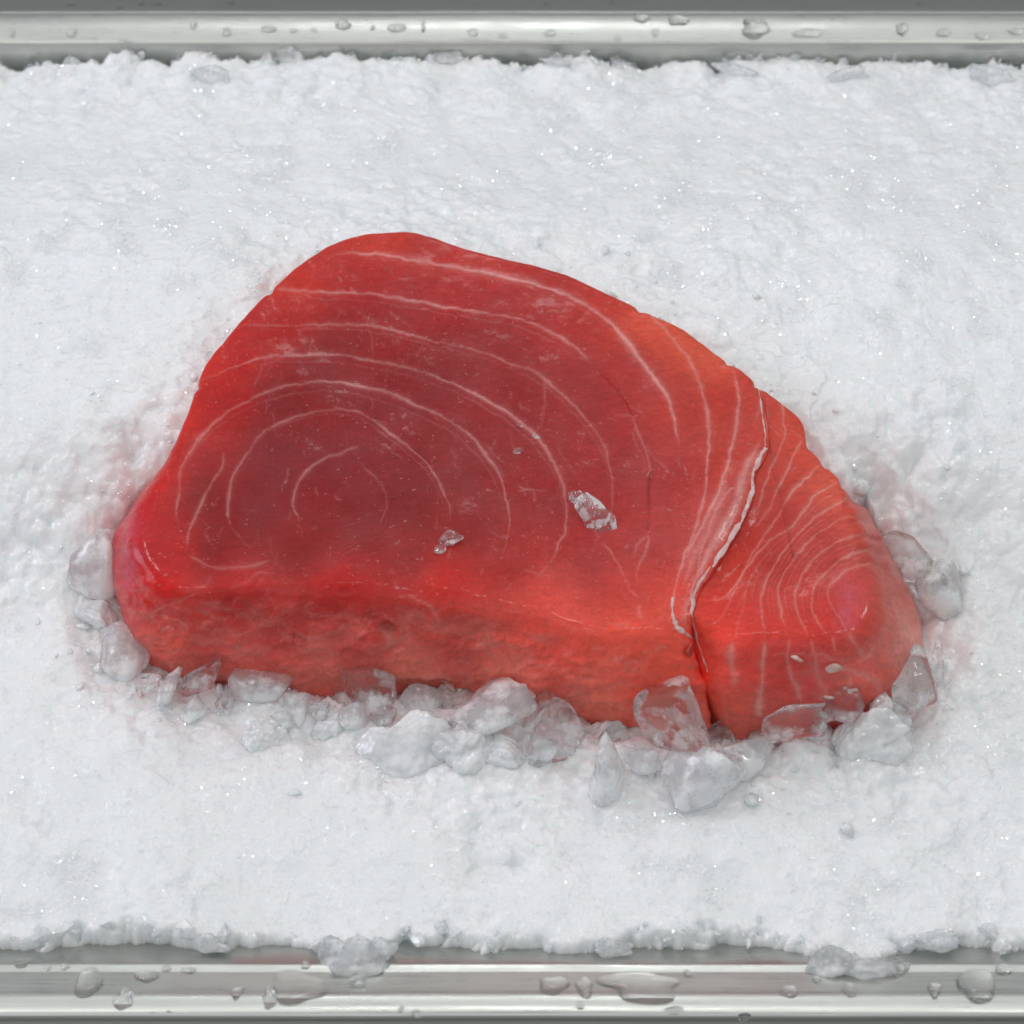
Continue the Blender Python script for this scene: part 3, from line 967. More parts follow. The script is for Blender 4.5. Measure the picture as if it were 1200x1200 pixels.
def ribbon(name, pts_px, width, height, mat, seed, nring=9):
    """ragged strand of tissue lying on the flesh"""
    p = np.array(pts_px, float)
    t = np.linspace(0, len(p) - 1, 160)
    x = np.interp(t, np.arange(len(p)), p[:, 0]) + 2.4 * fbm2(t * 1.7, t * 0, 3, seed)
    y = np.interp(t, np.arange(len(p)), p[:, 1]) + 1.2 * fbm2(t * 1.7, t * 0, 3, seed + 3)
    q, n = [], []
    for a, b in zip(x, y):
        l, m = hit(flesh_bvh, a, b)
        if l is not None:
            q.append(l)
            n.append(m)
    q, n = np.array(q), np.array(n)
    k = np.ones(9) / 9
    for i in range(3):
        q[:, i] = np.convolve(np.pad(q[:, i], 4, 'edge'), k, 'valid') * 0.6 + q[:, i] * 0.4
        n[:, i] = np.convolve(np.pad(n[:, i], 4, 'edge'), k, 'valid')
    n /= np.linalg.norm(n, axis=1, keepdims=True)
    tan = np.gradient(q, axis=0)
    tan /= np.linalg.norm(tan, axis=1, keepdims=True) + 1e-9
    bi = np.cross(tan, n)
    m = len(q)
    g = np.linspace(0, 1, m)
    wd = width * (0.35 + 0.65 * np.sin(np.pi * np.clip(g, 0.04, 0.96)) ** 0.5) * np.clip(1 + 1.3 * fbm2(g * 14, g * 0 + 3, 3, seed + 5), 0.3, 1.9)
    V = []
    for a in np.linspace(0, 2 * np.pi, nring, endpoint=False):
        V.append(q + bi * (wd * np.cos(a))[:, None] + n * (height * (np.sin(a) * (0.6 + 0.4 * np.sin(g * 60)) + 0.1))[:, None])
    V = np.stack(V, 1).reshape(-1, 3)
    i = np.arange(m - 1)[:, None]
    j = np.arange(nring)[None, :]
    j2 = (j + 1) % nring
    F = np.stack([i * nring + j, (i + 1) * nring + j, (i + 1) * nring + j2, i * nring + j2], -1).reshape(-1, 4)
    return mesh_obj(name, V, F, mat, steak)


ribbon("connective_seam", [(897, 524), (889, 540), (883, 553), (882, 575), (877, 592), (869, 610), (863, 619), (853, 637), (842, 653), (834, 665)], 0.066, 0.009, M_seam, 3)
ribbon("connective_seam", [(832, 664), (820, 682), (813, 700), (811, 716), (812, 735), (818, 752), (826, 775), (830, 788)], 0.04, 0.016, M_seam, 13)
ribbon("connective_seam", [(889, 452), (893, 475), (895, 500), (897, 523)], 0.018, 0.008, M_seam, 33)
ribbon("membrane_strand", [(789, 700), (788, 718), (793, 735), (806, 745), (814, 749)], 0.04, 0.014, M_seam, 23)


def ico(sub):
    import bmesh
    bm = bmesh.new()
    bmesh.ops.create_icosphere(bm, subdivisions=sub, radius=1)
    v = np.array([q.co[:] for q in bm.verts])
    f = np.array([[q.index for q in t.verts] for t in bm.faces])
    bm.free()
    return v / np.linalg.norm(v, axis=1, keepdims=True), f


ICO = {k: ico(k) for k in (1, 2, 3, 4, 5)}


def rock(sub, r, nplanes=16, soft=9.0, dent=0.06, var=0.35):
    """a melted-edged piece: smooth minimum of random half-spaces"""
    d, f = ICO[sub]
    nrm = r.normal(size=(nplanes, 3))
    nrm /= np.linalg.norm(nrm, axis=1, keepdims=True)
    o = 1 - var * r.random(nplanes)
    c = np.maximum(d @ nrm.T, 1e-3)
    rad = o[None] / c
    rad = -np.log(np.exp(-soft * np.minimum(rad, 4)).sum(1)) / soft
    v = d * rad[:, None]
    off = r.random() * 20
    v = v * (1 + dent * 2 * (vn3(v * 2.2 + off + 10) - 0.5) + dent * 1.0 * (vn3(v * 6 + off + 10) - 0.5) + dent * 0.5 * (vn3(v * 13 + off + 10) - 0.5))[:, None]
    return v / np.abs(v).max(), f


def flesh_lump(name, px, py, rx, ry, rz, mat, seed, rot=0.0, attrs=None):
    l, n = hit(flesh_bvh, px, py)
    r = np.random.default_rng(seed)
    v, f = rock(3, r, 14, 7, 0.10)
    c, s = math.cos(rot), math.sin(rot)
    X = np.array([c, -s * 0.7, -s * 0.7])
    X -= n * (X @ n)
    X /= np.linalg.norm(X)
    Y = np.cross(n, X)
    V = l + v[:, :1] * X * rx + v[:, 1:2] * Y * ry + v[:, 2:] * n * rz
    return mesh_obj(name, V, f, mat, steak)


flesh_lump("fat_fleck", 931, 770, 0.26, 0.19, 0.12, M_fat, 5, 0.3)
flesh_lump("fat_fleck", 990, 806, 0.24, 0.18, 0.10, M_fat, 6, 1.0)
flesh_lump("fat_fleck", 968, 816, 0.26, 0.14, 0.10, M_fat, 7, 0.3)
flesh_lump("fat_fleck", 977, 783, 0.32, 0.25, 0.12, M_fat, 8, 0.2)
flesh_lump("fat_fleck", 527, 803, 0.26, 0.22, 0.22, M_fat, 9, 0.6)
M_tag = make_tissue("torn_flesh", srgb(198, 72, 60))
flesh_lump("torn_flap", 608, 806, 0.34, 0.2, 0.16, M_tag, 10, 0.1)
flesh_lump("torn_flap", 807, 762, 0.3, 0.24, 0.14, M_tag, 12, 0.9)

# ------------------------------------------------------------------ the bed of crushed ice
DX = 0.043
xs = np.arange(-14.6, 14.6, DX)
xs = np.concatenate([np.arange(-18.7, -14.6, 0.12), xs, np.arange(14.6, 18.7, 0.12)])
ys = np.arange(near_wall[1][0] - 2.2, far_wall[1][0] + 0.2, DX)
Y, X = np.meshgrid(ys, xs)
xf, yf = X.ravel(), Y.ravel()


def poly_dist(x, y, poly):
    """signed distance to a closed outline, negative inside"""
    m = len(poly)
    d2 = np.full(len(x), 1e9)
    ins = np.zeros(len(x), bool)
    for i in range(m):
        a, b = poly[i], poly[(i + 1) % m]
        e = b - a
        t = np.clip(((x - a[0]) * e[0] + (y - a[1]) * e[1]) / (e @ e + 1e-12), 0, 1)
        d2 = np.minimum(d2, (x - a[0] - t * e[0]) ** 2 + (y - a[1] - t * e[1]) ** 2)
        c = ((a[1] > y) != (b[1] > y))
        with np.errstate(divide='ignore', invalid='ignore'):
            ins ^= c & (x < (b[0] - a[0]) * (y - a[1]) / (b[1] - a[1] + 1e-15) + a[0])
    d = np.sqrt(d2)
    return np.where(ins, -d, d)


sd = np.minimum(poly_dist(xf, yf, FOOT[0][::12]), poly_dist(xf, yf, FOOT[1][::10]))


def bed_base(x, y, sd):
    lvl = 0.55 + 1.75 * sstep(-3.9, 2.0, y) - 1.75 * sstep(5.0, 15.0, y) - 0.28 * sstep(-8, -12.6, y)
    lvl = lvl + 0.22 * fbm2(x / 4.5, y / 4.5, 3, 81)
    wob = sd + 0.5 * fbm2(x / 1.3, y / 1.3, 3, 83)
    lvl = lvl - (0.12 + 0.12 * sstep(3, -2, y)) * (1 - sstep(0.1, 0.7, wob)) - 0.10 * sstep(4, -1, y) * (1 - sstep(0.9, 1.6, wob + 0.4 * fbm2(x / 2, y / 2, 2, 87)))
    return lvl


base = bed_base(xf, yf, sd)
yfar = far_wall[1][0] - 0.10 + 0.30 * fbm2(xf / 2.2, xf * 0 + 2, 3, 91) + 0.15
ynear = P_y(1098, 0.25) - 0.24 * fbm2(xf / 2.0, xf * 0 + 5, 3, 93)
# places where the ice spills further over the near wall
for cxp, wd, am in ((420, 0.8, 0.75), (995, 1.0, 0.75), (660, 1.5, 0.25), (345, 0.6, 0.2), (140, 2.2, -0.10)):
    cxw = P(cxp, 1120, 0.2)[0]
    ynear = ynear - am * np.exp(-((xf - cxw) / wd) ** 2)
close = np.exp(-np.clip(sd, 0, 9) / 1.4)
wx = xf + 0.12 * fbm2(xf / 0.5, yf / 0.5, 3, 95)
wy = yf + 0.12 * fbm2(xf / 0.5, yf / 0.5, 3, 96)
L1 = lumps(wx, wy, 1.15, 101, 0.45, 1.0)
L2 = lumps(wx, wy, 0.52, 102, 0.55, 1.1)
L3 = lumps(wx, wy, 0.24, 103, 0.7, 1.2)
L4 = lumps(xf, yf, 0.13, 105, 0.8, 1.2)
jag = 0.7 * (L1 - 0.3) + 1.1 * (L2 - 0.15) + 0.8 * L3
jagf = 0.35 * (L1 - 0.3) + 0.8 * (L2 - 0.15) + 1.2 * L3 + 1.2 * L4
tf = np.clip((yf - jagf * 0.45 - (yfar - 0.45)) / 0.5, 0, 2)
jagn = 0.35 * (L1 - 0.3) + 0.8 * (L2 - 0.15) + 1.3 * L3 + 1.2 * L4
tn = np.clip(((ynear + 0.30) - yf - jagn * 0.5) / 0.35, 0, 2)
edge = np.maximum(np.minimum(tf, 1.2), np.minimum(tn, 1.2))
band = np.maximum(sstep(12.0, 13.8, yf), sstep(-11.2, -12.6, yf))
open_ = sstep(0.30, 0.70, vn2(xf / 2.6, yf / 2.6, 98))
amp = 0.09 + 0.20 * open_ + 0.95 * close * sstep(2.0, -3.0, yf) + 0.35 * close + 0.22 * band
patch = sstep(0.35, 0.7, vn2(xf / 1.6, yf / 1.6, 99))
rough = 0.30 * L1 + (0.20 + 0.34 * patch) * L2 + (0.18 + 0.40 * patch) * L3 + 0.22 * open_ * L4
rough += 0.02 * fbm2(xf / 0.12, yf / 0.12, 2, 104)
tq = 3.3 * fbm2(xf / 2.3 + 0.06 * fbm2(xf / 0.3, yf / 0.3, 2, 131), yf / 2.3, 5, 130) + 1.5 * fbm2(xf / 0.8, yf / 0.7, 3, 133)
tfl = np.floor(tq)
terr = tfl + sstep(0.80, 1.0, tq - tfl) + 0.12 * (tq - tfl)
z = base + 0.062 * (terr - 0.3 * tq) * (0.35 + 1.4 * close) + amp * (rough - 0.25) - 1.3 * np.minimum(tf, 1.6) ** 2.2 - 0.55 * np.minimum(tn, 1.6) ** 2.2
z = np.where(sd < 0.0, np.minimum(z, 0.0) - np.clip(-sd, 0, 0.35) * 4.0, z)
bedV = np.stack([xf, yf, z], 1)
bedF = grid_faces(len(xs), len(ys))
bed = mesh_obj("crushed_ice", bedV, bedF, M_slush)
tag(bed, "wide bed of wet white crushed ice filling the steel tray", "ice", None, "stuff")
bed_bvh = BVHTree.FromPolygons([Vector(q) for q in bedV[:]], bedF.tolist())
ZG = z.reshape(len(xs), len(ys))
EG = edge.reshape(len(xs), len(ys))
SG = sd.reshape(len(xs), len(ys))


def bed_at(x, y, G):
    i = np.clip(np.searchsorted(xs, x) - 1, 0, len(xs) - 2)
    j = np.clip(((y - ys[0]) / DX).astype(int), 0, len(ys) - 2)
    return G[i, j]


# loose translucent grains frozen into the surface
def scatter(name, n, smin, smax, x0, x1, keep, sink, sub, mat, seed, flat=0.6, label=None, smooth=False, cone=None):
    r = np.random.default_rng(seed)
    x = r.uniform(x0, x1, n * 6)
    y = r.uniform(ys[0], ys[-1], n * 6)
    k = r.random(n * 6) < keep(x, y)
    x, y = x[k][:n], y[k][:n]
    n = len(x)
    zz = bed_at(x, y, ZG)
    size = smin * (smax / smin) ** (r.random(n) ** 1.6)
    protos = [rock(sub, r, 9, 14, 0.03, 0.5)[0] for _ in range(24)]
    f0 = ICO[sub][1]
    pr = np.stack(protos)[r.integers(0, 24, n)]
    q = r.normal(size=(n, 4))
    if cone:
        an, az = cone * np.sqrt(r.random(n)), r.uniform(0, 6.283, n)
        q = np.stack([np.cos(an / 2), np.sin(an / 2) * np.cos(az), np.sin(an / 2) * np.sin(az), np.zeros(n)], 1)
    q /= np.linalg.norm(q, axis=1, keepdims=True)
    a, b, c, d = q.T
    R = np.stack([1 - 2 * (c * c + d * d), 2 * (b * c - a * d), 2 * (b * d + a * c), 2 * (b * c + a * d), 1 - 2 * (b * b + d * d), 2 * (c * d - a * b),
                  2 * (b * d - a * c), 2 * (c * d + a * b), 1 - 2 * (b * b + c * c)], 1).reshape(n, 3, 3)
    ax = np.stack([r.uniform(0.6, 1.0, n), r.uniform(0.5, 0.9, n), r.uniform(min(0.22, 0.6 * flat), flat, n)], 1)
    pv = pr * (ax * size[:, None])[:, None, :]
    pv = np.einsum('nij,nkj->nki', R, pv)
    pv += np.stack([x, y, zz + size * sink * r.uniform(-1, 0.5, n)], 1)[:, None, :]
    nv = pr.shape[1]
    F = (f0[None] + (np.arange(n) * nv)[:, None, None]).reshape(-1, 3)
    o = mesh_obj(name, pv.reshape(-1, 3), F, mat, None, smooth)
    tag(o, label, "ice", None, "stuff")
    return o


def keep_glint(x, y):
    s = bed_at(x, y, SG)
    p = 0.10 + 0.9 * sstep(0.55, 0.85, vn2(x / 0.55, y / 0.55, 121)) * sstep(0.3, 0.7, vn2(x / 2.5, y / 2.5, 123))
    return np.where(s > 0.05, p, 0)


def keep_open(x, y):
    s = bed_at(x, y, SG)
    p = 0.25 + 0.75 * sstep(0.4, 0.7, vn2(x / 1.5, y / 1.5, 111))
    return np.where(s > 0.03, p, 0)


def keep_near(x, y):
    s = bed_at(x, y, SG)
    return np.where((s > 0.05) & (s < 3.2), np.exp(-s / 1.0) * (0.35 + 0.65 * sstep(1.0, -3.0, y)), 0)


def keep_edge(x, y):
    e = bed_at(x, y, EG)
    return np.where((e > 0.02) & (e < 1.0), 1.0, 0)


def plates(name, n, smin, smax, keep, seed, cone, mat, label):
    """flat little crystal faces lying in the wet surface"""
    r = np.random.default_rng(seed)
    x = r.uniform(-15, 15, n * 12)
    y = r.uniform(ys[0], ys[-1], n * 12)
    k = r.random(n * 12) < keep(x, y)
    x, y = x[k][:n], y[k][:n]
    n = len(x)
    zz = bed_at(x, y, ZG)
    size = smin * (smax / smin) ** (r.random(n) ** 2.2)
    an, az = cone * np.sqrt(r.random(n)), r.uniform(0, 6.283, n)
    nn = np.stack([np.sin(an) * np.cos(az), np.sin(an) * np.sin(az), np.cos(an)], 1)
    e1 = np.cross(nn, np.array([0.3, 1.0, 0.2]))
    e1 /= np.linalg.norm(e1, axis=1, keepdims=True)
    e2 = np.cross(nn, e1)
    c = np.stack([x, y, zz + 0.25 * size], 1)
    m = 5
    th = r.uniform(0, 6.283, (n, 1)) + np.arange(m)[None] * 6.283 / m + r.uniform(-0.4, 0.4, (n, m))
    rad = size[:, None] * r.uniform(0.5, 1.0, (n, m))
    top = c[:, None] + e1[:, None] * (rad * np.cos(th))[..., None] + e2[:, None] * (rad * np.sin(th))[..., None]
    bot = c[:, None] + (top - c[:, None]) * 0.8 - nn[:, None] * (size[:, None, None] * 0.7)
    V = np.concatenate([top, bot], 1)
    f0 = [(0, i, i + 1) for i in range(1, m - 1)]
    for i in range(m):
        i2 = (i + 1) % m
        f0 += [(i, m + i, m + i2), (i, m + i2, i2)]
    F = (np.array(f0)[None] + (np.arange(n) * 2 * m)[:, None, None]).reshape(-1, 3)
    o = mesh_obj(name, V.reshape(-1, 3), F, mat, None, False)
    tag(o, label, "ice", None, "stuff")


plates("ice_crystals", 38000, 0.014, 0.048, keep_glint, 205, 0.42, M_glint, "tiny glinting ice crystals sprinkled over the white bed")
scatter("ice_crumbs", 600, 0.10, 0.38, -12, 12, keep_near, 0.4, 1, M_shard, 203, 0.8, "loose wet ice crumbs packed round the fish steak", True)
scatter("ice_edge_flakes", 2600, 0.10, 0.48, -15, 15, keep_edge, 0.35, 1, M_edge, 204, 0.6, "translucent jagged ice flakes along both steel walls", False)


# ------------------------------------------------------------------ single pieces of ice
def bed_or_flesh(px, py):
    """nearest of bed, flesh and tray along the line of sight"""
    got = [q for q in (hit(bed_bvh, px, py), hit(flesh_bvh, px, py), hit(tray_bvh, px, py)) if q[0] is not None]
    return min(got, key=lambda q: np.linalg.norm(q[0] - cam_pos))


PXC = 0.0213


def ice_piece(px, py, rx, ry, rot, mat, label, seed, depth=0.8, sub=4, planes=15, soft=10, dent=0.07, lift=0.35, parent_name="ice_chunk", rest=None):
    """one piece, rx by ry photo pixels as seen from the front, turned by rot in the picture plane, resting on what lies below"""
    r = np.random.default_rng(seed)
    v, f = rock(sub, r, planes, soft, dent)
    v = v / np.abs(v).max(0)
    a, b = rx * PXC * 1.14, ry * PXC * 1.14
    c = min(a, b) * depth
    ct, st = math.cos(rot), math.sin(rot)
    e1 = cam_r * ct - cam_u * st
    e2 = cam_r * st + cam_u * ct
    e3 = np.cross(e1, e2)
    l, n = rest if rest is not None else bed_or_flesh(px, py + 0.3 * ry)
    q = P(px, py, l[2])
    # slide along the line of sight until the piece rests on, slightly sunk in, what is below
    d = (q - cam_pos) / np.linalg.norm(q - cam_pos)
    l2, n2 = bed_or_flesh(px, py)
    t = np.linalg.norm(l2 - cam_pos) - c * (2 * lift - 0.1)
    cen = cam_pos + d * t
    V = v[:, :1] * e1 * a + v[:, 1:2] * e2 * b + v[:, 2:] * e3 * c
    o = mesh_obj(parent_name, V, f, mat)
    o.location = Vector(cen * CM)
    tag(o, label, "ice chunk", "loose ice chunks round the fish steak")
    return o


C, Fm, Wm = M_clear, M_frost, M_white
CHUNKS = [
    (147, 770, 26, 36, 0.45, Fm, "frosted oblong ice chunk leaning on the steak's lower left corner"),
    (193, 813, 22, 24, 0.2, Fm, "small wedge of ice with a bright left edge below the steak's left corner"),
    (238, 787, 30, 19, 0.45, C, "clear oval ice chunk held against the left of the steak's front side"),
    (300, 808, 33, 24, -0.25, Fm, "rounded cloudy ice chunk with a two-lobed top and pink underside"),
    (349, 828, 15, 22, -0.1, Fm, "little upright pointed ice piece between two rounder chunks, left front"),
    (228, 832, 16, 13, 0.3, Fm, "tiny cloudy ice bit below the clear oval chunk at left front"),
    (312, 862, 26, 30, 0.3, Wm, "pale melted ice oval sunk in the bed below the two-lobed chunk"),
    (390, 848, 21, 24, -0.5, Wm, "pointed whitish ice piece just left of the clear reddish chunk"),
    (434, 808, 36, 25, -0.45, C, "clear reddish ice chunk with a white ridge below the torn flap"),
    (494, 823, 28, 19, 0.0, Fm, "grey dome of ice tucked behind the big white lump"),
    (521, 846, 24, 13, 0.0, Fm, "small low ice cap in front of the large greyish block"),
    (526, 826, 8, 9, 0.0, C, "tiny glittering ice bead on top of the small low cap"),
    (576, 842, 48, 35, 0.35, Fm, "large greyish ice block leaning on the middle of the steak's front"),
    (475, 882, 54, 40, 0.15, Wm, "big white frosted ice lump in front of the steak's middle"),
    (548, 880, 36, 30, 0.4, Wm, "white ice lump joined to the right of the biggest frosted lump"),
    (592, 886, 26, 22, -0.3, Wm, "small pale ice lump left of the clear squarish chunk"),
    (664, 846, 46, 36, 0.25, C, "clear squarish ice chunk with a pink lower edge, front of steak"),
    (716, 901, 36, 38, 0.2, Fm, "smooth rounded ice oval standing below the squarish clear chunk"),
    (786, 844, 54, 46, -0.5, C, "biggest clear ice chunk, filling the notch below the pale seam"),
    (818, 912, 48, 34, 0.1, Fm, "broad white ice lump in front of the biggest clear chunk"),
    (867, 884, 42, 26, 0.35, Fm, "grey sloping ice slab right of the broad white lump"),
    (918, 848, 42, 25, -0.1, C, "jagged clear ice chunk lying under the narrow right-hand lobe"),
    (912, 873, 9, 9, 0.0, C, "tiny bright ice bead just below the jagged clear chunk"),
    (995, 830, 29, 21, -0.4, C, "rounded ice chunk half over the lobe's bottom edge, right front"),
    (1012, 868, 46, 34, 0.3, Wm, "white ice lump below the lobe's lower right corner"),
    (1040, 850, 24, 34, 0.3, Wm, "narrow cloudy ice piece between the white lump and glassy right chunk"),
    (1074, 808, 34, 40, 0.55, C, "glassy ice chunk standing at the lobe's right-hand corner"),
    (1058, 650, 28, 46, 0.45, C, "clear melted ice pane in the hollow beside the lobe's right edge"),
    (1096, 690, 30, 34, 0.6, Fm, "cloudy ice piece right of the clear pane beside the lobe"),
    (112, 668, 34, 40, 0.1, Fm, "rounded cloudy ice chunk touching the steak's far left tip"),
    (112, 722, 28, 20, -0.5, Wm, "small ice ledge left of the oblong frosted chunk"),
    (268, 816, 15, 12, 0.2, C, "small clear ice bit between the clear oval and the two-lobed chunk"),
    (331, 846, 14, 12, -0.3, Fm, "small frosted ice bit right below the little upright pointed piece"),
    (372, 829, 13, 15, 0.2, C, "small clear ice bit left of the clear reddish chunk, touching the flesh"),
    (412, 842, 17, 14, 0.5, Fm, "cloudy ice bit filling the gap below the clear reddish chunk"),
    (452, 838, 16, 13, -0.2, C, "small clear ice bit between reddish chunk and grey dome"),
    (536, 858, 16, 14, 0.4, Fm, "cloudy ice bit below the glittering bead, on the front heap"),
    (622, 846, 17, 20, -0.3, C, "clear upright ice bit left of the clear squarish chunk"),
    (634, 876, 18, 14, 0.2, Fm, "cloudy ice bit below the squarish clear chunk's left corner"),
    (718, 862, 18, 15, 0.1, C, "clear ice bit wedged between the squarish and the biggest clear chunk"),
    (752, 894, 20, 17, -0.4, Fm, "cloudy ice bit in front of the biggest clear chunk's left foot"),
    (846, 862, 17, 19, 0.3, C, "clear ice bit standing at the foot of the dark fold"),
    (893, 868, 15, 13, 0.6, Fm, "cloudy ice bit at the left end of the jagged clear chunk"),
    (960, 856, 19, 15, -0.2, Fm, "cloudy ice bit between the jagged and the rounded chunk, right front"),
    (965, 838, 14, 12, 0.4, C, "small clear ice bit touching the lobe beside the jagged chunk"),
    (1098, 778, 16, 20, 0.2, C, "small clear ice bit right of the glassy chunk at the lobe's corner"),
    (172, 800, 15, 13, 0.2, C, "small clear ice bit at the foot of the oblong frosted chunk"),
    (640, 818, 12, 8, 0.2, C, "thin ice sliver under the pale torn flap on the front side"),
]
for i, (px, py, rx, ry, rot, mt, lab) in enumerate(CHUNKS):
    clear = mt is C
    ice_piece(px, py, rx, ry, -rot, mt, lab, 300 + i, 0.8, 5 if mt is Wm else 4, 13 if clear else 18, 11 if clear else 8, 0.06 if clear else (0.20 if mt is Wm else 0.10), 0.74 if clear else (0.18 if mt is Wm else 0.48))
# lumps of ice spilling over the front wall of the tray
for i, (px, py, rx, ry, rot, mt, lab) in enumerate([
        (396, 1118, 24, 20, 0.2, M_frost, "left of the wet ice lumps spilling over the front wall, left half"),
        (424, 1128, 27, 23, -0.4, M_frost, "lowest wet ice lump hanging over the front wall, left half"),
        (446, 1114, 18, 15, 0.3, M_edge, "small clear ice lump right of the hanging one, left half of front wall"),
        (420, 1150, 11, 10, 0.0, M_clear, "clear melting ice bead just below the hanging lump, left half"),
        (975, 1130, 26, 20, 0.3, M_frost, "left of the ice lumps spilling over the front wall, right half"),
        (1010, 1138, 34, 17, -0.1, M_frost, "long low ice lump spilling furthest over the front wall, right half"),
        (1050, 1132, 12, 12, 0.2, M_clear, "clear ice bead at the right end of the right-hand spill"),
        (1105, 1104, 26, 14, 0.2, M_edge, "flat clear ice flake on the front edge near the right corner"),
        (715, 1112, 22, 11, -0.2, M_edge, "flat clear ice flake on the front edge right of the middle"),
        (240, 1104, 24, 14, 0.2, M_edge, "flat clear ice flake on the front edge, left quarter"),
        (520, 66, 24, 13, 0.1, M_edge, "clear humped ice flake against the far wall near the middle"),
        (655, 72, 22, 11, -0.3, M_edge, "pointed clear ice flake against the far wall right of the middle"),
        (990, 88, 26, 14, 0.3, M_edge, "clear rounded ice flake against the far wall, right third"),
        (1165, 90, 30, 13, -0.1, M_edge, "long clear ice flake against the far wall in the right corner"),
        (250, 88, 26, 12, -0.2, M_edge, "ragged clear ice flake against the far wall, left quarter"),
        (860, 84, 28, 10, -0.2, M_edge, "low slanting ice flake against the far wall, right of the biggest drop")]):
    o = ice_piece(px, py, rx, ry, -rot, mt, lab, 700 + i, 0.6, 4, 18, 9, 0.20, 0.34, "ice_lump")
    tag(o, None, "ice lump", "ice lumps along the tray walls")
# pieces lying on the cut face
for i, (px, py, rx, ry, rot, lab) in enumerate([
        (699, 608, 17, 28, 0.6, "largest clear ice flake lying on the red cut face, right of centre"),
        (678, 584, 9, 10, 0.6, "small ice bit touching the upper end of the largest flake"),
        (528, 632, 13, 10, 0.3, "rounded ice bit on the cut face near its lower middle"),
        (515, 644, 7, 6, 0.9, "tiny ice sliver just left of the rounded bit on the cut face"),
        (612, 499, 6, 3, 0.1, "uppermost of the tiny wet ice specks right of the face's centre"),
        (629, 511, 6, 3, -0.6, "tiny ice speck lying on the membrane right of the face's centre"),
        (607, 529, 6, 4, 0.0, "lowest of the tiny ice specks right of the face's centre")]):
    o = ice_piece(px, py, rx, ry, -rot, M_flake, lab, 400 + i, 0.5, 2, 14, 14, 0.30, 0.40, "ice_flake")
    o.data.polygons.foreach_set("use_smooth", np.zeros(len(o.data.polygons), bool))
    tag(o, None, "ice flake", "ice bits melting on the cut face")

# ------------------------------------------------------------------ water on the steel
ORD = "first second third fourth fifth sixth seventh eighth ninth tenth eleventh twelfth thirteenth fourteenth fifteenth sixteenth seventeenth eighteenth nineteenth twentieth twenty-first twenty-second twenty-third twenty-fourth twenty-fifth".split()


def droplet(px, py, rx, ry, label, seed, group, high=0.34, wob=0.18):
    l, n = hit(tray_bvh, px, py)
    if l is None:
        return
    r = np.random.default_rng(seed)
    e1 = np.array([1.0, 0, 0])
    e1 -= n * (e1 @ n)
    e1 /= np.linalg.norm(e1)
    e2 = np.cross(n, e1)
    fy = max(0.35, abs(e2 @ cam_u))
    a, b = rx * PXC * 0.9, ry * PXC / fy * 0.9
    c = min(a, b) * high
    nr, na = 9, 28
    th = np.linspace(0, 2 * np.pi, na, endpoint=False)
    ph = r.random(4) * 6.28
    out = 1 + wob * (0.6 * np.sin(2 * th + ph[0]) + 0.5 * np.sin(3 * th + ph[1]) + 0.35 * np.sin(5 * th + ph[2])) * r.uniform(0.5, 1.2)
    V, F = [], []
    for k in range(nr):
        s = k / (nr - 1)
        rr, hh = math.cos(s * math.pi / 2) ** 0.9, math.sin(s * math.pi / 2)
        if k == nr - 1:
            V.append(n * c)
        else:
            for t, o_ in zip(th, out):
                V.append(e1 * a * o_ * rr * math.cos(t) + e2 * b * o_ * rr * math.sin(t) + n * (c * hh - 0.004))
    for k in range(nr - 2):
        for j in range(na):
            j2 = (j + 1) % na
            F.append((k * na + j, k * na + j2, (k + 1) * na + j2, (k + 1) * na + j))
    tp = len(V) - 1
    for j in range(na):
        F.append(((nr - 2) * na + j, (nr - 2) * na + (j + 1) % na, tp))
    F.append(tuple(range(na))[::-1])
    o = mesh_obj("water_drop", V, F, M_water)
    o.location = Vector(l * CM)
    tag(o, label, "water drop", group)


RIM = [(14, 38, 6, 8), (85, 39, 7, 7), (110, 45, 4, 3), (147, 49, 10, 4), (227, 30, 5, 6), (205, 37, 3, 3), (266, 38, 6, 8), (315, 34, 11, 6), (344, 36, 6, 4),
       (368, 35, 4, 4), (402, 29, 12, 8), (437, 33, 4, 4), (465, 33, 13, 7), (496, 31, 3, 10), (554, 38, 8, 6), (589, 42, 7, 4), (645, 39, 8, 6), (724, 45, 6, 4),
       (752, 22, 11, 7), (768, 38, 5, 7), (795, 24, 14, 9), (885, 33, 22, 15), (947, 39, 22, 7), (1057, 34, 9, 10), (1106, 38, 10, 8), (1152, 42, 13, 6), (1190, 37, 11, 6)]
g = "drops on the bright far rim"
special = {21: "biggest water drop on the far rim, a tall triangular bead right of centre", 22: "long flat water drop right beside the biggest one on the far rim",
           13: "thin upright water streak on the far rim near the photo's middle", 12: "wide irregular water drop left of the thin upright streak, far rim",
           10: "plump water drop on the far rim, nearest the ice heap's left shoulder", 0: "leftmost water drop on the bright far rim", 26: "rightmost water drop on the bright far rim"}
for i, (a, b, c, d) in enumerate(RIM):
    lab = special.get(i) or "%s clear water drop counted from the left along the bright far rim" % (ORD[i] if i < 25 else "last but one")
    droplet(a, b, c, d, lab, 500 + i, g)
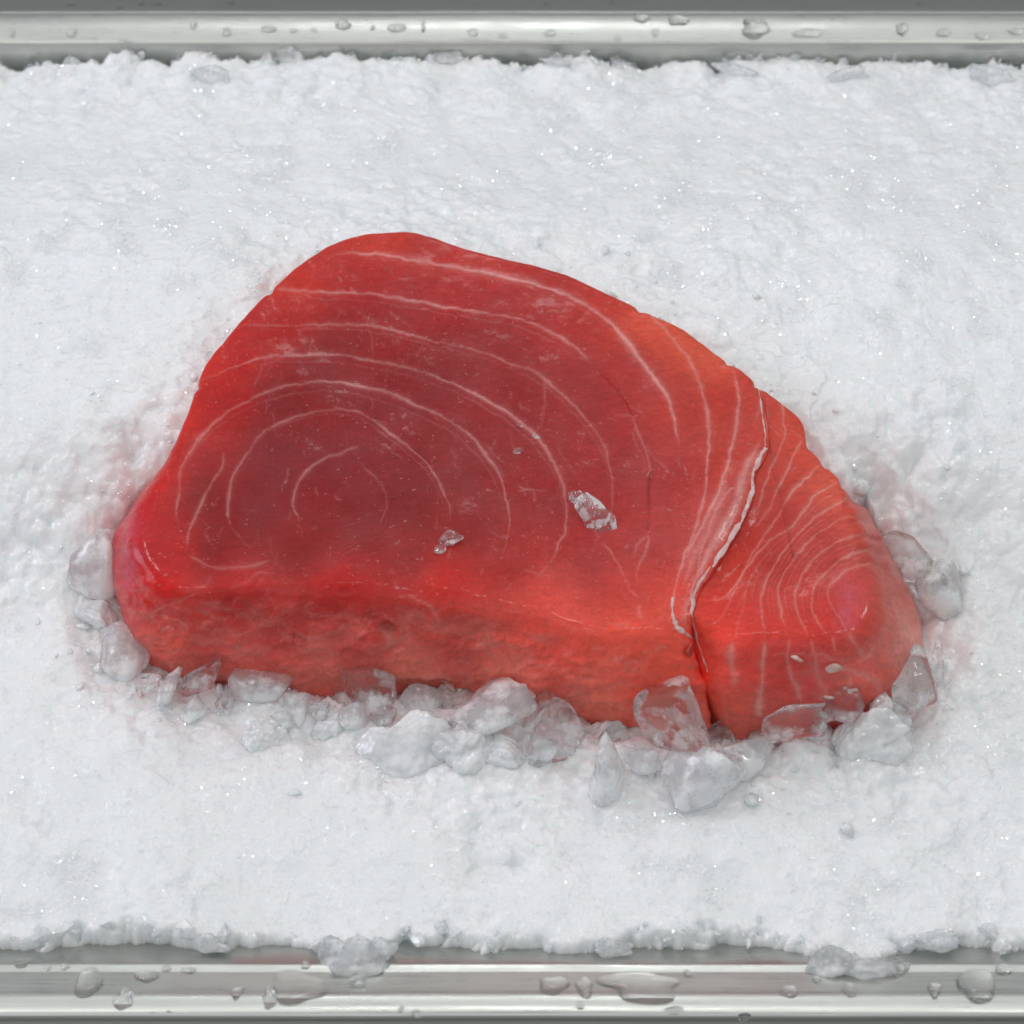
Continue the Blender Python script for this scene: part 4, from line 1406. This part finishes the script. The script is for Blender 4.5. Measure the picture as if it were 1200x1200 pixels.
for i, (a, b, c, d) in enumerate([(83, 5, 6, 3), (140, 9, 5, 2), (166, 4, 4, 3), (184, 5, 6, 3), (270, 3, 5, 4), (640, 4, 4, 3), (717, 3, 3, 3), (560, 6, 3, 2), (1076, 4, 3, 3)]):
    droplet(a, b, c, d, "%s dark droplet from the left on the dull flange along the top edge" % ORD[i], 540 + i, "droplets on the dull far flange")
for i, (a, b, c, d) in enumerate([(34, 71, 6, 2), (156, 69, 4, 2), (188, 68, 4, 2), (416, 66, 6, 2), (763, 63, 4, 2), (1047, 67, 4, 2)]):
    droplet(a, b, c, d, "%s small flat droplet from the left on the far inner wall" % ORD[i], 560 + i, "droplets on the far inner wall")
NEAR = [(27, 1128, 10, 4), (56, 1133, 4, 4), (76, 1133, 5, 4), (104, 1152, 16, 16), (145, 1171, 12, 11), (172, 1144, 14, 7), (195, 1135, 6, 4), (221, 1138, 8, 5), (278, 1163, 8, 6),
        (316, 1169, 9, 11), (350, 1157, 38, 14), (358, 1131, 5, 5), (649, 1155, 17, 10), (685, 1157, 11, 10), (680, 1178, 5, 5), (752, 1156, 48, 15), (806, 1141, 6, 4), (925, 1162, 12, 6),
        (957, 1147, 6, 5), (995, 1160, 9, 7), (1058, 1133, 8, 7), (1095, 1160, 9, 7), (1145, 1155, 22, 18), (1176, 1137, 10, 8)]
sp2 = {3: "large round water drop at the left end of the near rim's dark step", 10: "wide flat water puddle left of the ice spill on the near rim", 15: "longest flat water puddle, right of centre on the near rim",
       22: "biggest round water drop at the right end of the near rim", 4: "square-looking water drop below the large round one, left near rim",
       12: "wide oval water drop just left of centre puddle on the near rim", 13: "round water ring right beside the wide oval drop, near rim"}
for i, (a, b, c, d) in enumerate(NEAR):
    droplet(a, b, c, d, sp2.get(i) or "%s clear water drop counted from the left along the near rim" % ORD[i], 580 + i, "drops on the near rim", 0.16 if c > 30 else 0.32, 0.34 if c > 30 else 0.2)
for i, (a, b, c, d) in enumerate([(470, 1183, 4, 4), (488, 1188, 6, 5), (178, 1187, 3, 2), (790, 1184, 11, 5), (872, 1192, 7, 6), (198, 1186, 3, 2)]):
    droplet(a, b, c, d, "%s droplet listed along the lowest bright edge of the near rim" % ORD[i], 620 + i, "droplets on the lowest bright edge")
